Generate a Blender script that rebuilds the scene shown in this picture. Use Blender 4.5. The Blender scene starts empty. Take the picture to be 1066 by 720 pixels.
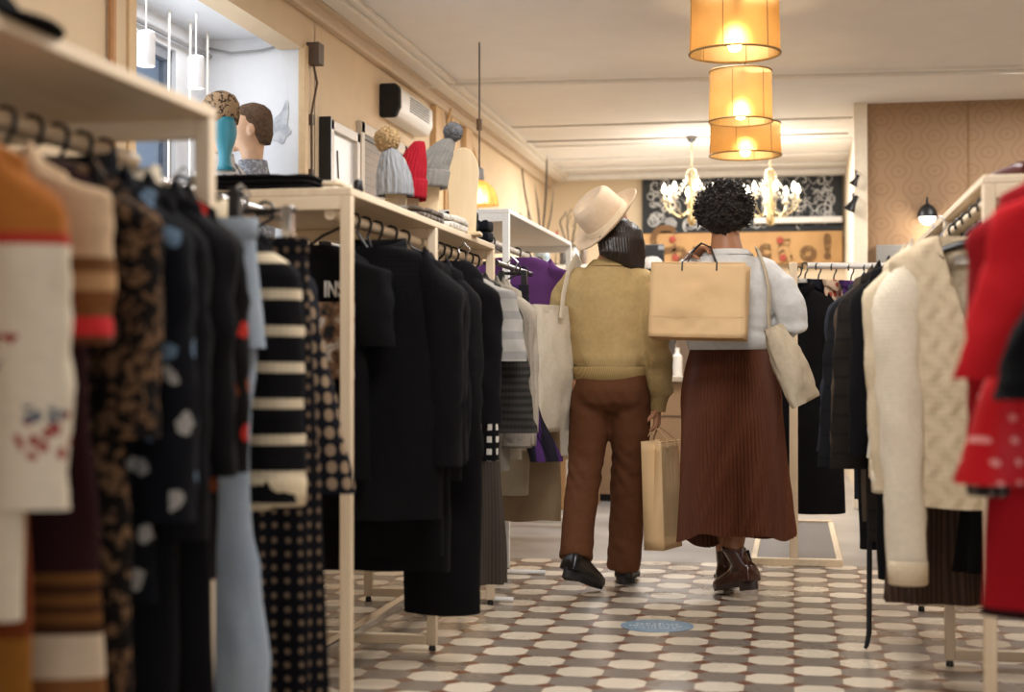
import bpy, bmesh, math, random
from mathutils import Vector, Matrix, noise
random.seed(7)
C = bpy.context.scene.collection
PI = math.pi
# ------------------------------------------------------------------ camera model
F = 1580.0; CH = 0.97; TH = math.atan(293/F); PH = math.atan(18/F)
def ray(px, py):
    x = (px-533)/F; z = -(py-360)/F; y = 1.0
    y, z = y*math.cos(PH)-z*math.sin(PH), y*math.sin(PH)+z*math.cos(PH)
    return Vector((x*math.cos(TH)-y*math.sin(TH), x*math.sin(TH)+y*math.cos(TH), z))
def ay(px, py, Y):
    d = ray(px, py); return Vector((0, 0, CH))+d*(Y/d.y)
def ax(px, py, X):
    d = ray(px, py); return Vector((0, 0, CH))+d*(X/d.x)
def ah(px, py, h):
    d = ray(px, py); return Vector((0, 0, CH))+d*((h-CH)/d.z)

# ------------------------------------------------------------------ materials
def hexc(h):
    h = h.lstrip('#'); r = []
    for i in (0, 2, 4):
        c = int(h[i:i+2], 16)/255
        r.append(c/12.92 if c <= .04045 else ((c+.055)/1.055)**2.4)
    return (*r, 1)
def col(c): return hexc(c) if isinstance(c, str) else c
class NT:
    def __init__(s, name):
        s.m = bpy.data.materials.new(name); s.m.use_nodes = True
        s.t = s.m.node_tree; s.n = s.t.nodes; s.l = s.t.links
        s.b = s.n['Principled BSDF']; s.tc = None
    def node(s, t, **k):
        n = s.n.new(t)
        for a, v in k.items():
            if a.startswith('i_'): n.inputs[a[2:].replace('_', ' ')].default_value = v
            else: setattr(n, a, v)
        return n
    def link(s, a, b): s.l.new(a, b)
    def obj(s):
        if not s.tc: s.tc = s.node('ShaderNodeTexCoord')
        return s.tc.outputs['Object']
    def math(s, op, a, b=None, c=None):
        n = s.node('ShaderNodeMath', operation=op)
        for i, v in enumerate((a, b, c)):
            if v is None: continue
            if isinstance(v, (int, float)): n.inputs[i].default_value = v
            else: s.link(v, n.inputs[i])
        return n.outputs[0]
    def uz(s):
        sx = s.node('ShaderNodeSeparateXYZ'); s.link(s.obj(), sx.inputs[0])
        u = s.math('ADD', sx.outputs['X'], s.math('MULTIPLY', sx.outputs['Y'], .8))
        return u, sx.outputs['Z'], sx
    def vec(s, x, y, z=0.0):
        n = s.node('ShaderNodeCombineXYZ')
        for i, v in enumerate((x, y, z)):
            if isinstance(v, (int, float)): n.inputs[i].default_value = v
            else: s.link(v, n.inputs[i])
        return n.outputs[0]
    def mix(s, f, a, b):
        n = s.node('ShaderNodeMix', data_type='RGBA')
        if isinstance(f, (int, float)): n.inputs[0].default_value = f
        else: s.link(f, n.inputs[0])
        for i, v in ((6, a), (7, b)):
            if isinstance(v, (tuple, str)): n.inputs[i].default_value = col(v)
            else: s.link(v, n.inputs[i])
        return n.outputs[2]
    def noise(s, scale, detail=3, vec=None, rough=.5):
        n = s.node('ShaderNodeTexNoise'); n.inputs['Scale'].default_value = scale; n.inputs['Detail'].default_value = detail
        n.inputs['Roughness'].default_value = rough
        s.link(vec or s.obj(), n.inputs['Vector']); return n.outputs[0]
    def ramp(s, f, stops, const=False):
        n = s.node('ShaderNodeValToRGB'); r = n.color_ramp
        if const: r.interpolation = 'CONSTANT'
        while len(r.elements) < len(stops): r.elements.new(.5)
        for e, (p, c) in zip(r.elements, stops): e.position = p; e.color = col(c)
        s.link(f, n.inputs[0]); return n.outputs[0]
    def gt(s, a, t): return s.math('GREATER_THAN', a, t)
    def lt(s, a, t): return s.math('LESS_THAN', a, t)
    def bump(s, h, strength=.4, dist=.004):
        n = s.node('ShaderNodeBump'); n.inputs['Strength'].default_value = strength; n.inputs['Distance'].default_value = dist
        s.link(h, n.inputs['Height']); s.link(n.outputs[0], s.b.inputs['Normal'])
    def base(s, c):
        if isinstance(c, (tuple, str)): s.b.inputs['Base Color'].default_value = col(c)
        else: s.link(c, s.b.inputs['Base Color'])
    def set(s, **k):
        for a, v in k.items(): s.b.inputs[a.replace('_', ' ')].default_value = v
_mc = {}
def plain(name, c, rough=.6, metal=0, var=.06, bump=0, scale=30, coat=0):
    if name in _mc: return _mc[name]
    t = NT(name); t.set(Roughness=rough, Metallic=metal)
    if coat: t.b.inputs['Coat Weight'].default_value = coat
    cc = col(c); d = tuple(max(0, v*(1-var*2.5)) for v in cc[:3])+(1,)
    n = t.noise(scale, 4)
    t.base(t.mix(n, d, tuple(min(1, v*(1+var)) for v in cc[:3])+(1,)))
    if bump: t.bump(n, bump)
    _mc[name] = t.m; return t.m
def emit(name, c, strength):
    t = NT(name); t.base(c); t.b.inputs['Emission Color'].default_value = col(c); t.b.inputs['Emission Strength'].default_value = strength
    return t.m
def wood(name, c1, c2, axis=1, rough=.5):
    t = NT(name); t.set(Roughness=rough)
    mp = t.node('ShaderNodeMapping'); t.link(t.obj(), mp.inputs[0])
    sc = [9, 9, 9]; sc[axis] = .8; mp.inputs['Scale'].default_value = sc
    n = t.noise(3.5, 6, mp.outputs[0], .6)
    t.base(t.ramp(n, [(.3, c1), (.7, c2)])); t.bump(n, .08); return t.m
def fabric(name, c1, kind='plain', c2=None, c3=None, scale=30, thr=.3, knit=0, bands=None, rough=.92, cable=False, var=.04, gate=None):
    if name in _mc: return _mc[name]
    t = NT(name); t.set(Roughness=rough); t.b.inputs['Sheen Weight'].default_value = 0
    t.b.inputs['Specular IOR Level'].default_value = .15
    u, z, _ = t.uz(); v2 = t.vec(u, z)
    base = col(c1)
    if kind == 'bands':
        f = t.math('DIVIDE', t.math('MULTIPLY', z, -1), 1.4)
        base = t.ramp(f, [(max(0, p/1.4), c) for p, c in bands], True)
        if c2:
            vo = t.node('ShaderNodeTexVoronoi', voronoi_dimensions='2D'); vo.inputs['Scale'].default_value = scale; t.link(v2, vo.inputs['Vector'])
            m = t.math('MULTIPLY', t.lt(vo.outputs['Distance'], thr), t.gt(t.noise(4, 1), .46))
            if gate: m = t.math('MULTIPLY', m, t.math('MULTIPLY', t.gt(z, gate[0]), t.lt(z, gate[1])))
            base = t.mix(m, base, t.mix(t.gt(t.noise(9, 1), .52), c2, c3 or c2))
    elif kind == 'stripes':
        w = t.math('FRACT', t.math('MULTIPLY', t.math('ADD', z, t.math('MULTIPLY', t.noise(3, 2), .012)), scale))
        base = t.mix(t.gt(w, thr), c1, c2)
    elif kind == 'vstripes':
        w = t.math('FRACT', t.math('MULTIPLY', u, scale)); base = t.mix(t.gt(w, thr), c1, c2)
    elif kind == 'dots':
        vo = t.node('ShaderNodeTexVoronoi', voronoi_dimensions='2D'); vo.inputs['Scale'].default_value = scale; vo.inputs['Randomness'].default_value = .12
        t.link(v2, vo.inputs['Vector']); base = t.mix(t.lt(vo.outputs['Distance'], thr), c1, c2)
    elif kind == 'floral':
        vo = t.node('ShaderNodeTexVoronoi', voronoi_dimensions='2D'); vo.inputs['Scale'].default_value = scale; t.link(v2, vo.inputs['Vector'])
        wob = t.math('ADD', vo.outputs['Distance'], t.math('MULTIPLY', t.math('SUBTRACT', t.noise(scale*3, 2), .5), .5))
        pick = t.node('ShaderNodeSeparateColor'); t.link(vo.outputs['Color'], pick.inputs[0])
        m = t.math('MULTIPLY', t.lt(wob, thr), t.gt(pick.outputs[0], .35))
        base = t.mix(m, c1, t.mix(t.gt(pick.outputs[1], .5), c2, c3 or c2))
    elif kind == 'leopard':
        n = t.noise(scale, 2); m = t.math('MULTIPLY', t.gt(n, .52), t.lt(t.noise(scale*2.3, 2), .56))
        base = t.mix(m, c1, t.mix(t.noise(7, 1), c2, c3 or c2))
    elif kind == 'check':
        a = t.gt(t.math('FRACT', t.math('MULTIPLY', u, scale)), .5); b = t.gt(t.math('FRACT', t.math('MULTIPLY', z, scale)), .5)
        base = t.mix(t.math('MULTIPLY', a, b), c1, c2)
    elif kind == 'denim':
        base = t.mix(t.noise(5, 3), c1, c2)
    n = t.noise(60, 4)
    dark = t.mix(.0, base, base) if not isinstance(base, tuple) else base
    mm = t.node('ShaderNodeMix', data_type='RGBA', blend_type='MULTIPLY'); mm.inputs[0].default_value = 1
    if isinstance(dark, tuple): mm.inputs[6].default_value = dark
    else: t.link(dark, mm.inputs[6])
    t.link(t.ramp(n, [(.25, (1-var*2, 1-var*2, 1-var*2, 1)), (.75, (1+var*.5,)*3+(1,))]), mm.inputs[7])
    t.base(mm.outputs[2])
    if knit:
        a = t.math('SINE', t.math('MULTIPLY', u, knit*6.283)); b = t.math('SINE', t.math('MULTIPLY', z, knit*.75*6.283))
        h = t.math('ADD', t.math('MULTIPLY', a, 1.0), t.math('MULTIPLY', b, .5))
        if cable:
            q = t.math('SINE', t.math('ADD', t.math('MULTIPLY', u, 120), t.math('MULTIPLY', t.math('SINE', t.math('MULTIPLY', z, 75)), 1.0)))
            h = t.math('ADD', t.math('MULTIPLY', h, .12), t.math('MULTIPLY', q, 1.1))
        t.bump(h, (.6 if cable else .2), .004 if cable else .0015)
    else: t.bump(t.noise(90, 4), .15, .002)
    _mc[name] = t.m; return t.m

# ------------------------------------------------------------------ mesh building
class MB:
    def __init__(s): s.v = []; s.f = []
    def box(s, c, d, rz=0, M=None):
        b = len(s.v); cx, cy, cz = c; R = Matrix.Rotation(rz, 3, 'Z')
        for z in (-1, 1):
            for x, y in ((-1, -1), (1, -1), (1, 1), (-1, 1)):
                p = R @ Vector((x*d[0]/2, y*d[1]/2, z*d[2]/2))+Vector(c); s.v.append(M @ p if M else p)
        for q in ((3, 2, 1, 0), (4, 5, 6, 7), (0, 1, 5, 4), (1, 2, 6, 5), (2, 3, 7, 6), (3, 0, 4, 7)): s.f.append([b+i for i in q])
        return s
    def bb(s, x0, x1, y0, y1, z0, z1): return s.box(((x0+x1)/2, (y0+y1)/2, (z0+z1)/2), (abs(x1-x0), abs(y1-y0), abs(z1-z0)))
    def loft(s, rings, caps=(True, True), closed=True):
        b = len(s.v); n = len(rings[0])
        for r in rings: s.v.extend(Vector(p) for p in r)
        for i in range(len(rings)-1):
            for j in range(n if closed else n-1):
                k = (j+1) % n; s.f.append([b+i*n+j, b+i*n+k, b+(i+1)*n+k, b+(i+1)*n+j])
        if caps[0]: s.f.append([b+j for j in range(n)][::-1])
        if caps[1]: s.f.append([b+(len(rings)-1)*n+j for j in range(n)])
        return s
    def ell(s, spec, n=24, e=2.0, caps=(True, True)):
        rings = []
        for (x, y, z, rx, ry) in spec:
            r = []
            for j in range(n):
                a = 2*PI*j/n; ca, sa = math.cos(a), math.sin(a)
                r.append((x+rx*math.copysign(abs(ca)**(2/e), ca), y+ry*math.copysign(abs(sa)**(2/e), sa), z))
            rings.append(r)
        return s.loft(rings, caps)
    def tube(s, pts, r, n=10, caps=(True, True), round_=False, flat=1.0):
        P = [Vector(p) for p in pts]; R = r if isinstance(r, (list, tuple)) else [r]*len(P)
        R = list(R)
        if round_:
            d0 = (P[0]-P[1]).normalized(); d1 = (P[-1]-P[-2]).normalized()
            P = [P[0]+d0*R[0]*.95, P[0]+d0*R[0]*.7]+P+[P[-1]+d1*R[-1]*.7, P[-1]+d1*R[-1]*.95]
            R = [R[0]*.3, R[0]*.72]+R+[R[-1]*.72, R[-1]*.3]
        rings = []; prev = None
        for i, p in enumerate(P):
            t = (P[min(i+1, len(P)-1)]-P[max(i-1, 0)])
            t = t.normalized() if t.length > 1e-9 else Vector((0, 0, 1))
            if prev is None:
                a = Vector((1, 0, 0)) if abs(t.x) < .9 else Vector((0, 1, 0))
                u = (a-t*a.dot(t)).normalized()
            else: u = (prev-t*prev.dot(t)).normalized()
            prev = u; w = t.cross(u)
            rings.append([p+u*(R[i]*math.cos(2*PI*j/n))+w*(R[i]*flat*math.sin(2*PI*j/n)) for j in range(n)])
        return s.loft(rings, caps)
    def lathe(s, prof, c=(0, 0, 0), n=32, caps=(True, True), M=None):
        rings = [[Vector((r*math.cos(2*PI*j/n), r*math.sin(2*PI*j/n), z)) for j in range(n)] for r, z in prof]
        rings = [[(M @ p if M else p)+Vector(c) for p in r] for r in rings]
        return s.loft(rings, caps)
    def ball(s, c, r, n=14, m=9, sc=(1, 1, 1)):
        prof = [(max(1e-4, math.sin(PI*i/m))*r, -math.cos(PI*i/m)*r) for i in range(m+1)]
        return s.lathe(prof, c, n, M=Matrix.Diagonal(sc))
    def mesh(s, name):
        me = bpy.data.meshes.new(name); me.from_pydata([tuple(v) for v in s.v], [], s.f)
        bm = bmesh.new(); bm.from_mesh(me); bmesh.ops.recalc_face_normals(bm, faces=bm.faces); bm.to_mesh(me); bm.free()
        me.validate(); return me
    def build(s, name, mat, parent=None, smooth=True, bevel=0, sub=0, solid=0, angle=40):
        me = s.mesh(name); return link_mesh(name, me, mat, parent, smooth, bevel, sub, solid, angle)
def link_mesh(name, me, mat, parent=None, smooth=True, bevel=0, sub=0, solid=0, angle=40):
    o = bpy.data.objects.new(name, me); C.objects.link(o)
    if mat: me.materials.append(mat)
    if smooth:
        me.polygons.foreach_set('use_smooth', [True]*len(me.polygons)); me.set_sharp_from_angle(angle=math.radians(angle))
    if parent: o.parent = parent
    if bevel:
        m = o.modifiers.new('b', 'BEVEL'); m.width = bevel; m.segments = 2; m.limit_method = 'ANGLE'
    if solid:
        m = o.modifiers.new('s', 'SOLIDIFY'); m.thickness = solid; m.offset = 0
    if sub:
        m = o.modifiers.new('d', 'SUBSURF'); m.levels = sub; m.render_levels = sub
    return o
def voxel(mb, name, size, smooth_it=4, disp=None, factor=.5):
    """union of overlapping closed shapes as one continuous surface"""
    me = mb.mesh(name); o = bpy.data.objects.new('tmp', me); C.objects.link(o)
    m = o.modifiers.new('r', 'REMESH'); m.mode = 'VOXEL'; m.voxel_size = size
    if smooth_it:
        m = o.modifiers.new('s', 'SMOOTH'); m.iterations = smooth_it; m.factor = factor
    dg = bpy.context.evaluated_depsgraph_get()
    out = bpy.data.meshes.new_from_object(o.evaluated_get(dg)); out.name = name
    bpy.data.objects.remove(o); bpy.data.meshes.remove(me)
    if disp:
        ns = [v.normal.copy() for v in out.vertices]
        for v, n in zip(out.vertices, ns): v.co = v.co+n*disp(v.co, n)
    return out
def empty(name, loc=(0, 0, 0), rz=0):
    o = bpy.data.objects.new(name, None); C.objects.link(o); o.location = loc; o.rotation_euler = (0, 0, rz); o.empty_display_size = .1
    return o
def tag(o, label, cat, group=None, kind=None):
    o['label'] = label; o['category'] = cat
    if group: o['group'] = group
    if kind: o['kind'] = kind
    return o
def thing(name, label, cat, loc=(0, 0, 0), rz=0, group=None): return tag(empty(name, loc, rz), label, cat, group)
def struct(name, mb, mat, **k):
    o = mb.build(name, mat, **k); o['kind'] = 'structure'; return o
def lab(o, l): o['label'] = l; return o
def nz(x, y=0, z=0): return noise.noise(Vector((x, y, z)))

# ------------------------------------------------------------------ materials used all over
M_pale = wood('pale_wood', '#d9c2a2', '#e6d3b6', 1)
M_palez = wood('pale_wood_upright', '#d6bf9f', '#e4d0b4', 2)
M_palex = wood('pale_wood_cross', '#d9c2a2', '#e6d3b6', 0)
M_ply = wood('plywood', '#d9bd93', '#e6cfaa', 2)
M_white = plain('white_paint', '#e8e4dc', .5)
M_blk = plain('black_plastic', '#141316', .35)
M_blk2 = plain('black_matte', '#100f11', .8)
M_chrome = plain('chrome', '#c9c9cc', .18, 1, .02)
M_brass = plain('brass', '#c9b78c', .35, 1)
M_beige = plain('beige_wall', '#d9c1a0', .85, 0, .03, .05, 8)
M_beige2 = plain('beige_wall_back', '#dac7a9', .85, 0, .03, .05, 8)
M_ceil = plain('ceiling_paint', '#dfdbd6', .9, 0, .03, .04, 5)
M_trimw = plain('trim_paint', '#ddd6cb', .7, 0, .03)
M_wall_white = plain('white_wall', '#e4e6ea', .85, 0, .02)

# ------------------------------------------------------------------ room shell
# floor tiles: octagons in light and grey with small rust squares
t = NT('octagon_tiles'); t.set(Roughness=.28)
sx = t.node('ShaderNodeSeparateXYZ'); t.link(t.obj(), sx.inputs[0])
T = .147
gx = t.math('DIVIDE', t.math('SUBTRACT', sx.outputs[0], .073-T/2), T); gy = t.math('DIVIDE', t.math('SUBTRACT', sx.outputs[1], 4.893-T/2), T)
cx = t.math('FLOOR', gx); cy = t.math('FLOOR', gy)
fx = t.math('ABSOLUTE', t.math('SUBTRACT', t.math('FRACT', gx), .5)); fy = t.math('ABSOLUTE', t.math('SUBTRACT', t.math('FRACT', gy), .5))
par = t.math('FLOORED_MODULO', t.math('ADD', cx, cy), 2.0)
corner = t.gt(t.math('ADD', fx, fy), .76)
edge = t.gt(t.math('MAXIMUM', t.math('MAXIMUM', fx, fy), t.math('MULTIPLY', t.math('ADD', fx, fy), .645)), .49)
n1 = t.noise(2.2, 4); n2 = t.noise(40, 4)
light = t.mix(n2, '#c9bba6', '#dccfbb'); grey = t.mix(n2, '#6f665d', '#857a6f'); rust = t.mix(n2, '#5a2f1c', '#7a4428')
cc = t.mix(t.gt(par, .5), light, grey); cc = t.mix(corner, cc, rust)
cc = t.mix(t.math('MULTIPLY', edge, .35), cc, '#6a5546')
wn = t.node('ShaderNodeTexWhiteNoise', noise_dimensions='2D'); t.link(t.vec(cx, cy), wn.inputs['Vector'])
cc2 = t.node('ShaderNodeMix', data_type='RGBA', blend_type='MULTIPLY'); cc2.inputs[0].default_value = 1
t.link(cc, cc2.inputs[6]); t.link(t.ramp(wn.outputs[0], [(0, (.86, .86, .86, 1)), (1, (1, 1, 1, 1))]), cc2.inputs[7]); t.base(cc2.outputs[2])
t.link(t.ramp(n1, [(.3, (.2, .2, .2, 1)), (.7, (.42, .42, .42, 1))]), t.b.inputs['Roughness'])
t.bump(edge, -.15, .002)
M_tile = t.m
struct('floor', MB().bb(-3.2, 3.2, -2.5, 7.45, -.1, 0), M_tile, smooth=False)
t = NT('grey_screed'); t.set(Roughness=.3); t.base(t.ramp(t.noise(1.6, 5), [(.3, '#7d7a78'), (.7, '#aaa6a1')])); t.bump(t.noise(6, 3), .05)
struct('floor_back', MB().bb(-3.2, 3.2, 7.45, 14.6, -.1, 0), t.m, smooth=False)
CZ = 2.7
struct('ceiling', MB().bb(-3.2, 3.2, -2.5, 14.6, CZ, CZ+.1), M_ceil, smooth=False)
# left wall with the opening to the display window bay
LX = -2.25
wl = MB()
wl.bb(LX-.12, LX, -2.5, 4.93, 0, CZ).bb(LX-.02, LX, 6.79, 6.96, 0, CZ).bb(LX-.12, LX, 6.95, 14.6, 0, CZ).bb(LX-.12, LX, 4.93, 6.79, 2.44, CZ).bb(LX-.12, LX, 4.93, 6.79, 0, 1.2)
struct('wall_left', wl, M_beige, smooth=False)
struct('trim_1', MB().bb(LX-.125, LX+.012, 4.87, 4.93, 1.2, 2.46).bb(LX-.022, LX+.012, 6.775, 6.83, 1.2, 2.46), plain('trim_tan', '#d8b98e', .6), bevel=.004)
# window bay
struct('wall_bay_end', MB().bb(-4.0, LX-.021, 6.80, 6.94, 0, 2.9), M_wall_white, smooth=False)
struct('wall_bay_start', MB().bb(-4.0, LX-.12, 4.2, 4.3, 0, 2.9), M_wall_white, smooth=False)
struct('ceiling_bay', MB().bb(-4.0, LX-.12, 4.2, 6.9, 2.5, 2.6), M_wall_white, smooth=False)
struct('floor_bay', MB().bb(-4.0, LX-.12, 4.2, 6.9, 1.1, 1.2), M_wall_white, smooth=False)
OX = -2.74
wo = MB().bb(OX-.1, OX, 4.3, 6.8, 2.38, 2.5).bb(OX-.1, OX, 4.3, 6.8, 1.2, 1.35).bb(OX-.1, OX, 6.45, 6.8, 1.35, 2.38)
for y in (4.34, 5.0, 5.75): wo.bb(OX-.1, OX, y-.05, y+.05, 1.35, 2.38)
struct('wall_bay_outer', wo, M_wall_white, smooth=False)
fr = MB()
for a, b in ((4.39, 4.95), (5.05, 5.7), (5.8, 6.45)):
    fr.bb(OX-.07, OX-.02, a, a+.035, 1.35, 2.38).bb(OX-.07, OX-.02, b-.035, b, 1.35, 2.38).bb(OX-.07, OX-.02, a, b, 2.33, 2.38).bb(OX-.07, OX-.02, a, b, 1.35, 1.4)
w1 = struct('window_1', fr, plain('window_grey', '#8a8f98', .5), bevel=.003)
t = NT('window_glass'); t.set(Roughness=.02, IOR=1.1); t.b.inputs['Transmission Weight'].default_value = 1; t.base('#dfe9f2')
MB().bb(OX-.05, OX-.045, 4.35, 6.45, 1.35, 2.38).build('pane', t.m, w1, smooth=False)
# buildings across the street, seen as pale blue-grey blocks through the bay window
t = NT('street_facade'); br = t.node('ShaderNodeTexBrick'); t.link(t.vec(t.uz()[2].outputs[1], t.uz()[1]), br.inputs[0])
br.inputs['Scale'].default_value = .55; br.inputs['Color1'].default_value = hexc('#6e7f93'); br.inputs['Color2'].default_value = hexc('#8797a8'); br.inputs['Mortar'].default_value = hexc('#b7c3cf'); br.inputs['Mortar Size'].default_value = .06
t.base(br.outputs[0])
struct('exterior_facade', MB().bb(-11, -10.6, 6, 24, -1, 3.6), t.m, smooth=False)
# right wall and back
struct('wall_right', MB().bb(3.0, 3.12, -2.5, 10.36, 0, CZ), M_beige, smooth=False)
struct('wall_back', MB().bb(-2.4, 3.1, 14.0, 14.12, 0, CZ), M_beige2, smooth=False)
# wallpapered partition
t = NT('damask_wallpaper'); t.set(Roughness=.7)
sx = t.node('ShaderNodeSeparateXYZ'); t.link(t.obj(), sx.inputs[0])
S = .23
row = t.math('FLOOR', t.math('DIVIDE', sx.outputs[2], S*.5))
u = t.math('ADD', t.math('DIVIDE', sx.outputs[0], S), t.math('MULTIPLY', t.math('FLOORED_MODULO', row, 2.0), .5))
fu = t.math('SUBTRACT', t.math('FRACT', u), .5); fv = t.math('MULTIPLY', t.math('SUBTRACT', t.math('FRACT', t.math('DIVIDE', sx.outputs[2], S*.5)), .5), .5)
d = t.math('SQRT', t.math('ADD', t.math('MULTIPLY', fu, fu), t.math('MULTIPLY', t.math('MULTIPLY', fv, fv), 1.6)))
r1 = t.math('SINE', t.math('MULTIPLY', t.math('ADD', d, t.math('MULTIPLY', t.noise(26, 2), .05)), 34))
m = t.math('MULTIPLY', t.gt(r1, .1), t.lt(d, .42))
t.base(t.mix(t.math('MULTIPLY', m, .55), '#98795a', '#8a6b4d')); 
M_wp = t.m
PX = .457
struct('wall_partition', MB().bb(PX+.03, 3.1, 10.36, 10.5, 0, CZ), M_wp, smooth=False)
struct('wall_passage', MB().bb(PX, PX+.12, 10.5, 14.0, 0, CZ), plain('passage_wall', '#e6d6bd', .8), smooth=False)
struct('trim_2', MB().bb(PX-.06, PX+.03, 10.33, 10.5, 0, CZ), plain('trim_cream', '#eadcc4', .5), bevel=.006)
struct('trim_3', MB().bb(1.13, 1.14, 10.355, 10.362, 0, CZ), plain('seam', '#8d6c48', .8), smooth=False)
# cornice, ceiling ribs and cross pipes
struct('trim_4', MB().bb(-2.15, -2.06, -2.5, 14.0, CZ-.05, CZ+.0).bb(-2.06, -2.02, -2.5, 14.0, CZ-.03, CZ), M_trimw, bevel=.008)
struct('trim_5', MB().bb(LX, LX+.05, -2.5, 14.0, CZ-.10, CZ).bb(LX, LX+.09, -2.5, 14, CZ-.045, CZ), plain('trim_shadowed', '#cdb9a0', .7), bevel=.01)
rb = MB()
for y, h in ((10.9, .012), (11.9, .014), (12.7, .014), (13.3, .02), (13.75, .05)): rb.bb(-2.05, PX, y, y+.12, CZ-h, CZ)
struct('trim_6', rb, plain('rib_white', '#e2dfda', .7), bevel=.01)
struct('trim_7', MB().tube([(-2.2, 9.0, 2.66), (-1.9, 9.05, 2.67), (3.0, 9.3, 2.67)], .014, 8), M_trimw)
struct('trim_8', MB().tube([(-2.0, 11.4, 2.66), (.4, 11.4, 2.66)], .007, 6), plain('pipe_grey', '#9a938c', .6))
struct('trim_9', MB().tube([(LX+.02, 4.72, .0), (LX+.02, 4.72, CZ)], .014, 8), plain('copper_pipe', '#c08d5c', .45))
wires = MB()
wires.tube([(LX+.012, 6.86, 2.44), (LX+.03, 6.9, 2.3), (LX+.012, 6.87, 2.15), (LX+.02, 6.85, 1.9), (LX+.012, 6.87, 1.5)], .006, 6)
wires.box((LX+.012, 6.865, 2.12), (.02, .03, .05)).box((LX+.012, 6.865, 1.86), (.02, .03, .05)).box((LX+.03, 6.87, 2.43), (.06, .08, .1))
struct('trim_10', wires, plain('cable_brown', '#5c4a3a', .6))
bw = MB()
bw.tube([(-2.72, 6.785, 2.46), (-2.6, 6.77, 2.43), (-2.45, 6.785, 2.44), (-2.3, 6.77, 2.47)], .006, 6)
bw.tube([(OX+.03, 4.4, 2.41), (OX+.03, 6.78, 2.42)], .012, 6)
struct('trim_11', bw, plain('cable_grey', '#9a9a9a', .6))
wp = MB()
for y in (9.3, 9.75, 10.2): wp.bb(LX, LX+.04, y, y+.22, 0, CZ-.1)
wp.tube([(LX+.05, 9.5, 1.2), (LX+.05, 9.52, 2.45), (LX+.1, 9.45, 2.6)], .012, 6)
wp.tube([(LX+.05, 10.5, 1.2), (LX+.05, 10.52, 2.4), (LX+.02, 10.3, 2.6)], .012, 6)
struct('trim_12', wp, plain('trim_wood_tan', '#d2ae80', .6), bevel=.005)

# window with blind on the left wall
fb = MB(); y0, y1, z0, z1 = 7.66, 8.62, 1.2, 2.24
fb.bb(LX, LX+.03, y0, y0+.06, z0, z1).bb(LX, LX+.03, y1-.06, y1, z0, z1).bb(LX, LX+.03, y0, y1, z1-.06, z1).bb(LX, LX+.03, y0, y1, z0, z0+.06)
w2 = struct('window_2', fb, plain('frame_greybeige', '#cfc3b2', .6), bevel=.004)
bl = MB().bb(LX+.001, LX+.008, y0+.06, y1-.06, z0+.06, z1-.06)
for i in range(24): bl.box((LX+.012, (y0+y1)/2, z0+.085+i*.0385), (.010, y1-y0-.13, .0375))
bl.build('blind', plain('blind_grey', '#a19a92', .8), w2)
MB().bb(LX+.005, LX+.025, y0+.06, y1-.06, z1-.085, z1-.06).build('blind_rail', plain('dark_strip', '#57504a', .6), w2)
# framed picture
p = thing('picture_frame', 'pale framed print hung on beige wall beside the grey blind', 'picture', (LX+.02, 7.28, 1.82))
f_ = MB().bb(0, .04, -.25, -.2, -.33, .33).bb(0, .04, .2, .25, -.33, .33).bb(0, .04, -.25, .25, .28, .33).bb(0, .04, -.25, .25, -.33, -.28)
f_.build('frame', plain('frame_pale', '#d5cabd', .5), p, bevel=.004)
MB().bb(.005, .015, -.2, .2, -.28, .28).build('print', plain('print_white', '#e9e8e6', .4), p, smooth=False)
MB().tube([(.018, -.1, -.2), (.018, -.05, .0), (.018, -.08, .2)], .004, 6).build('drawn_line', plain('ink', '#6b625a'), p)
MB().bb(-.016, .042, -.262, -.25, -.34, .34).build('backing', M_blk, p)
# air conditioner
p = thing('air_conditioner', 'white air conditioner with black end, high on the left wall', 'air conditioner', (LX, 8.15, 2.42))
pr = [(0, -.085), (.09, -.085), (.115, -.03), (.115, .07), (.09, .095), (0, .095)]
MB().loft([[(x, y, z) for x, z in pr] for y in (.0, .75)]).build('housing', plain('ac_white', '#ddd8d0', .4), p, bevel=.012)
MB().loft([[(x*1.02, y, z*1.04) for x, z in pr] for y in (-.05, .0)]).build('end_cap', M_blk2, p, bevel=.012)
vt = MB()
for i in range(6): vt.box((.117, .42, -.02+i*.015), (.006, .45, .007))
vt.build('grille', plain('grille_grey', '#8f8b86', .5), p)

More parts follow.
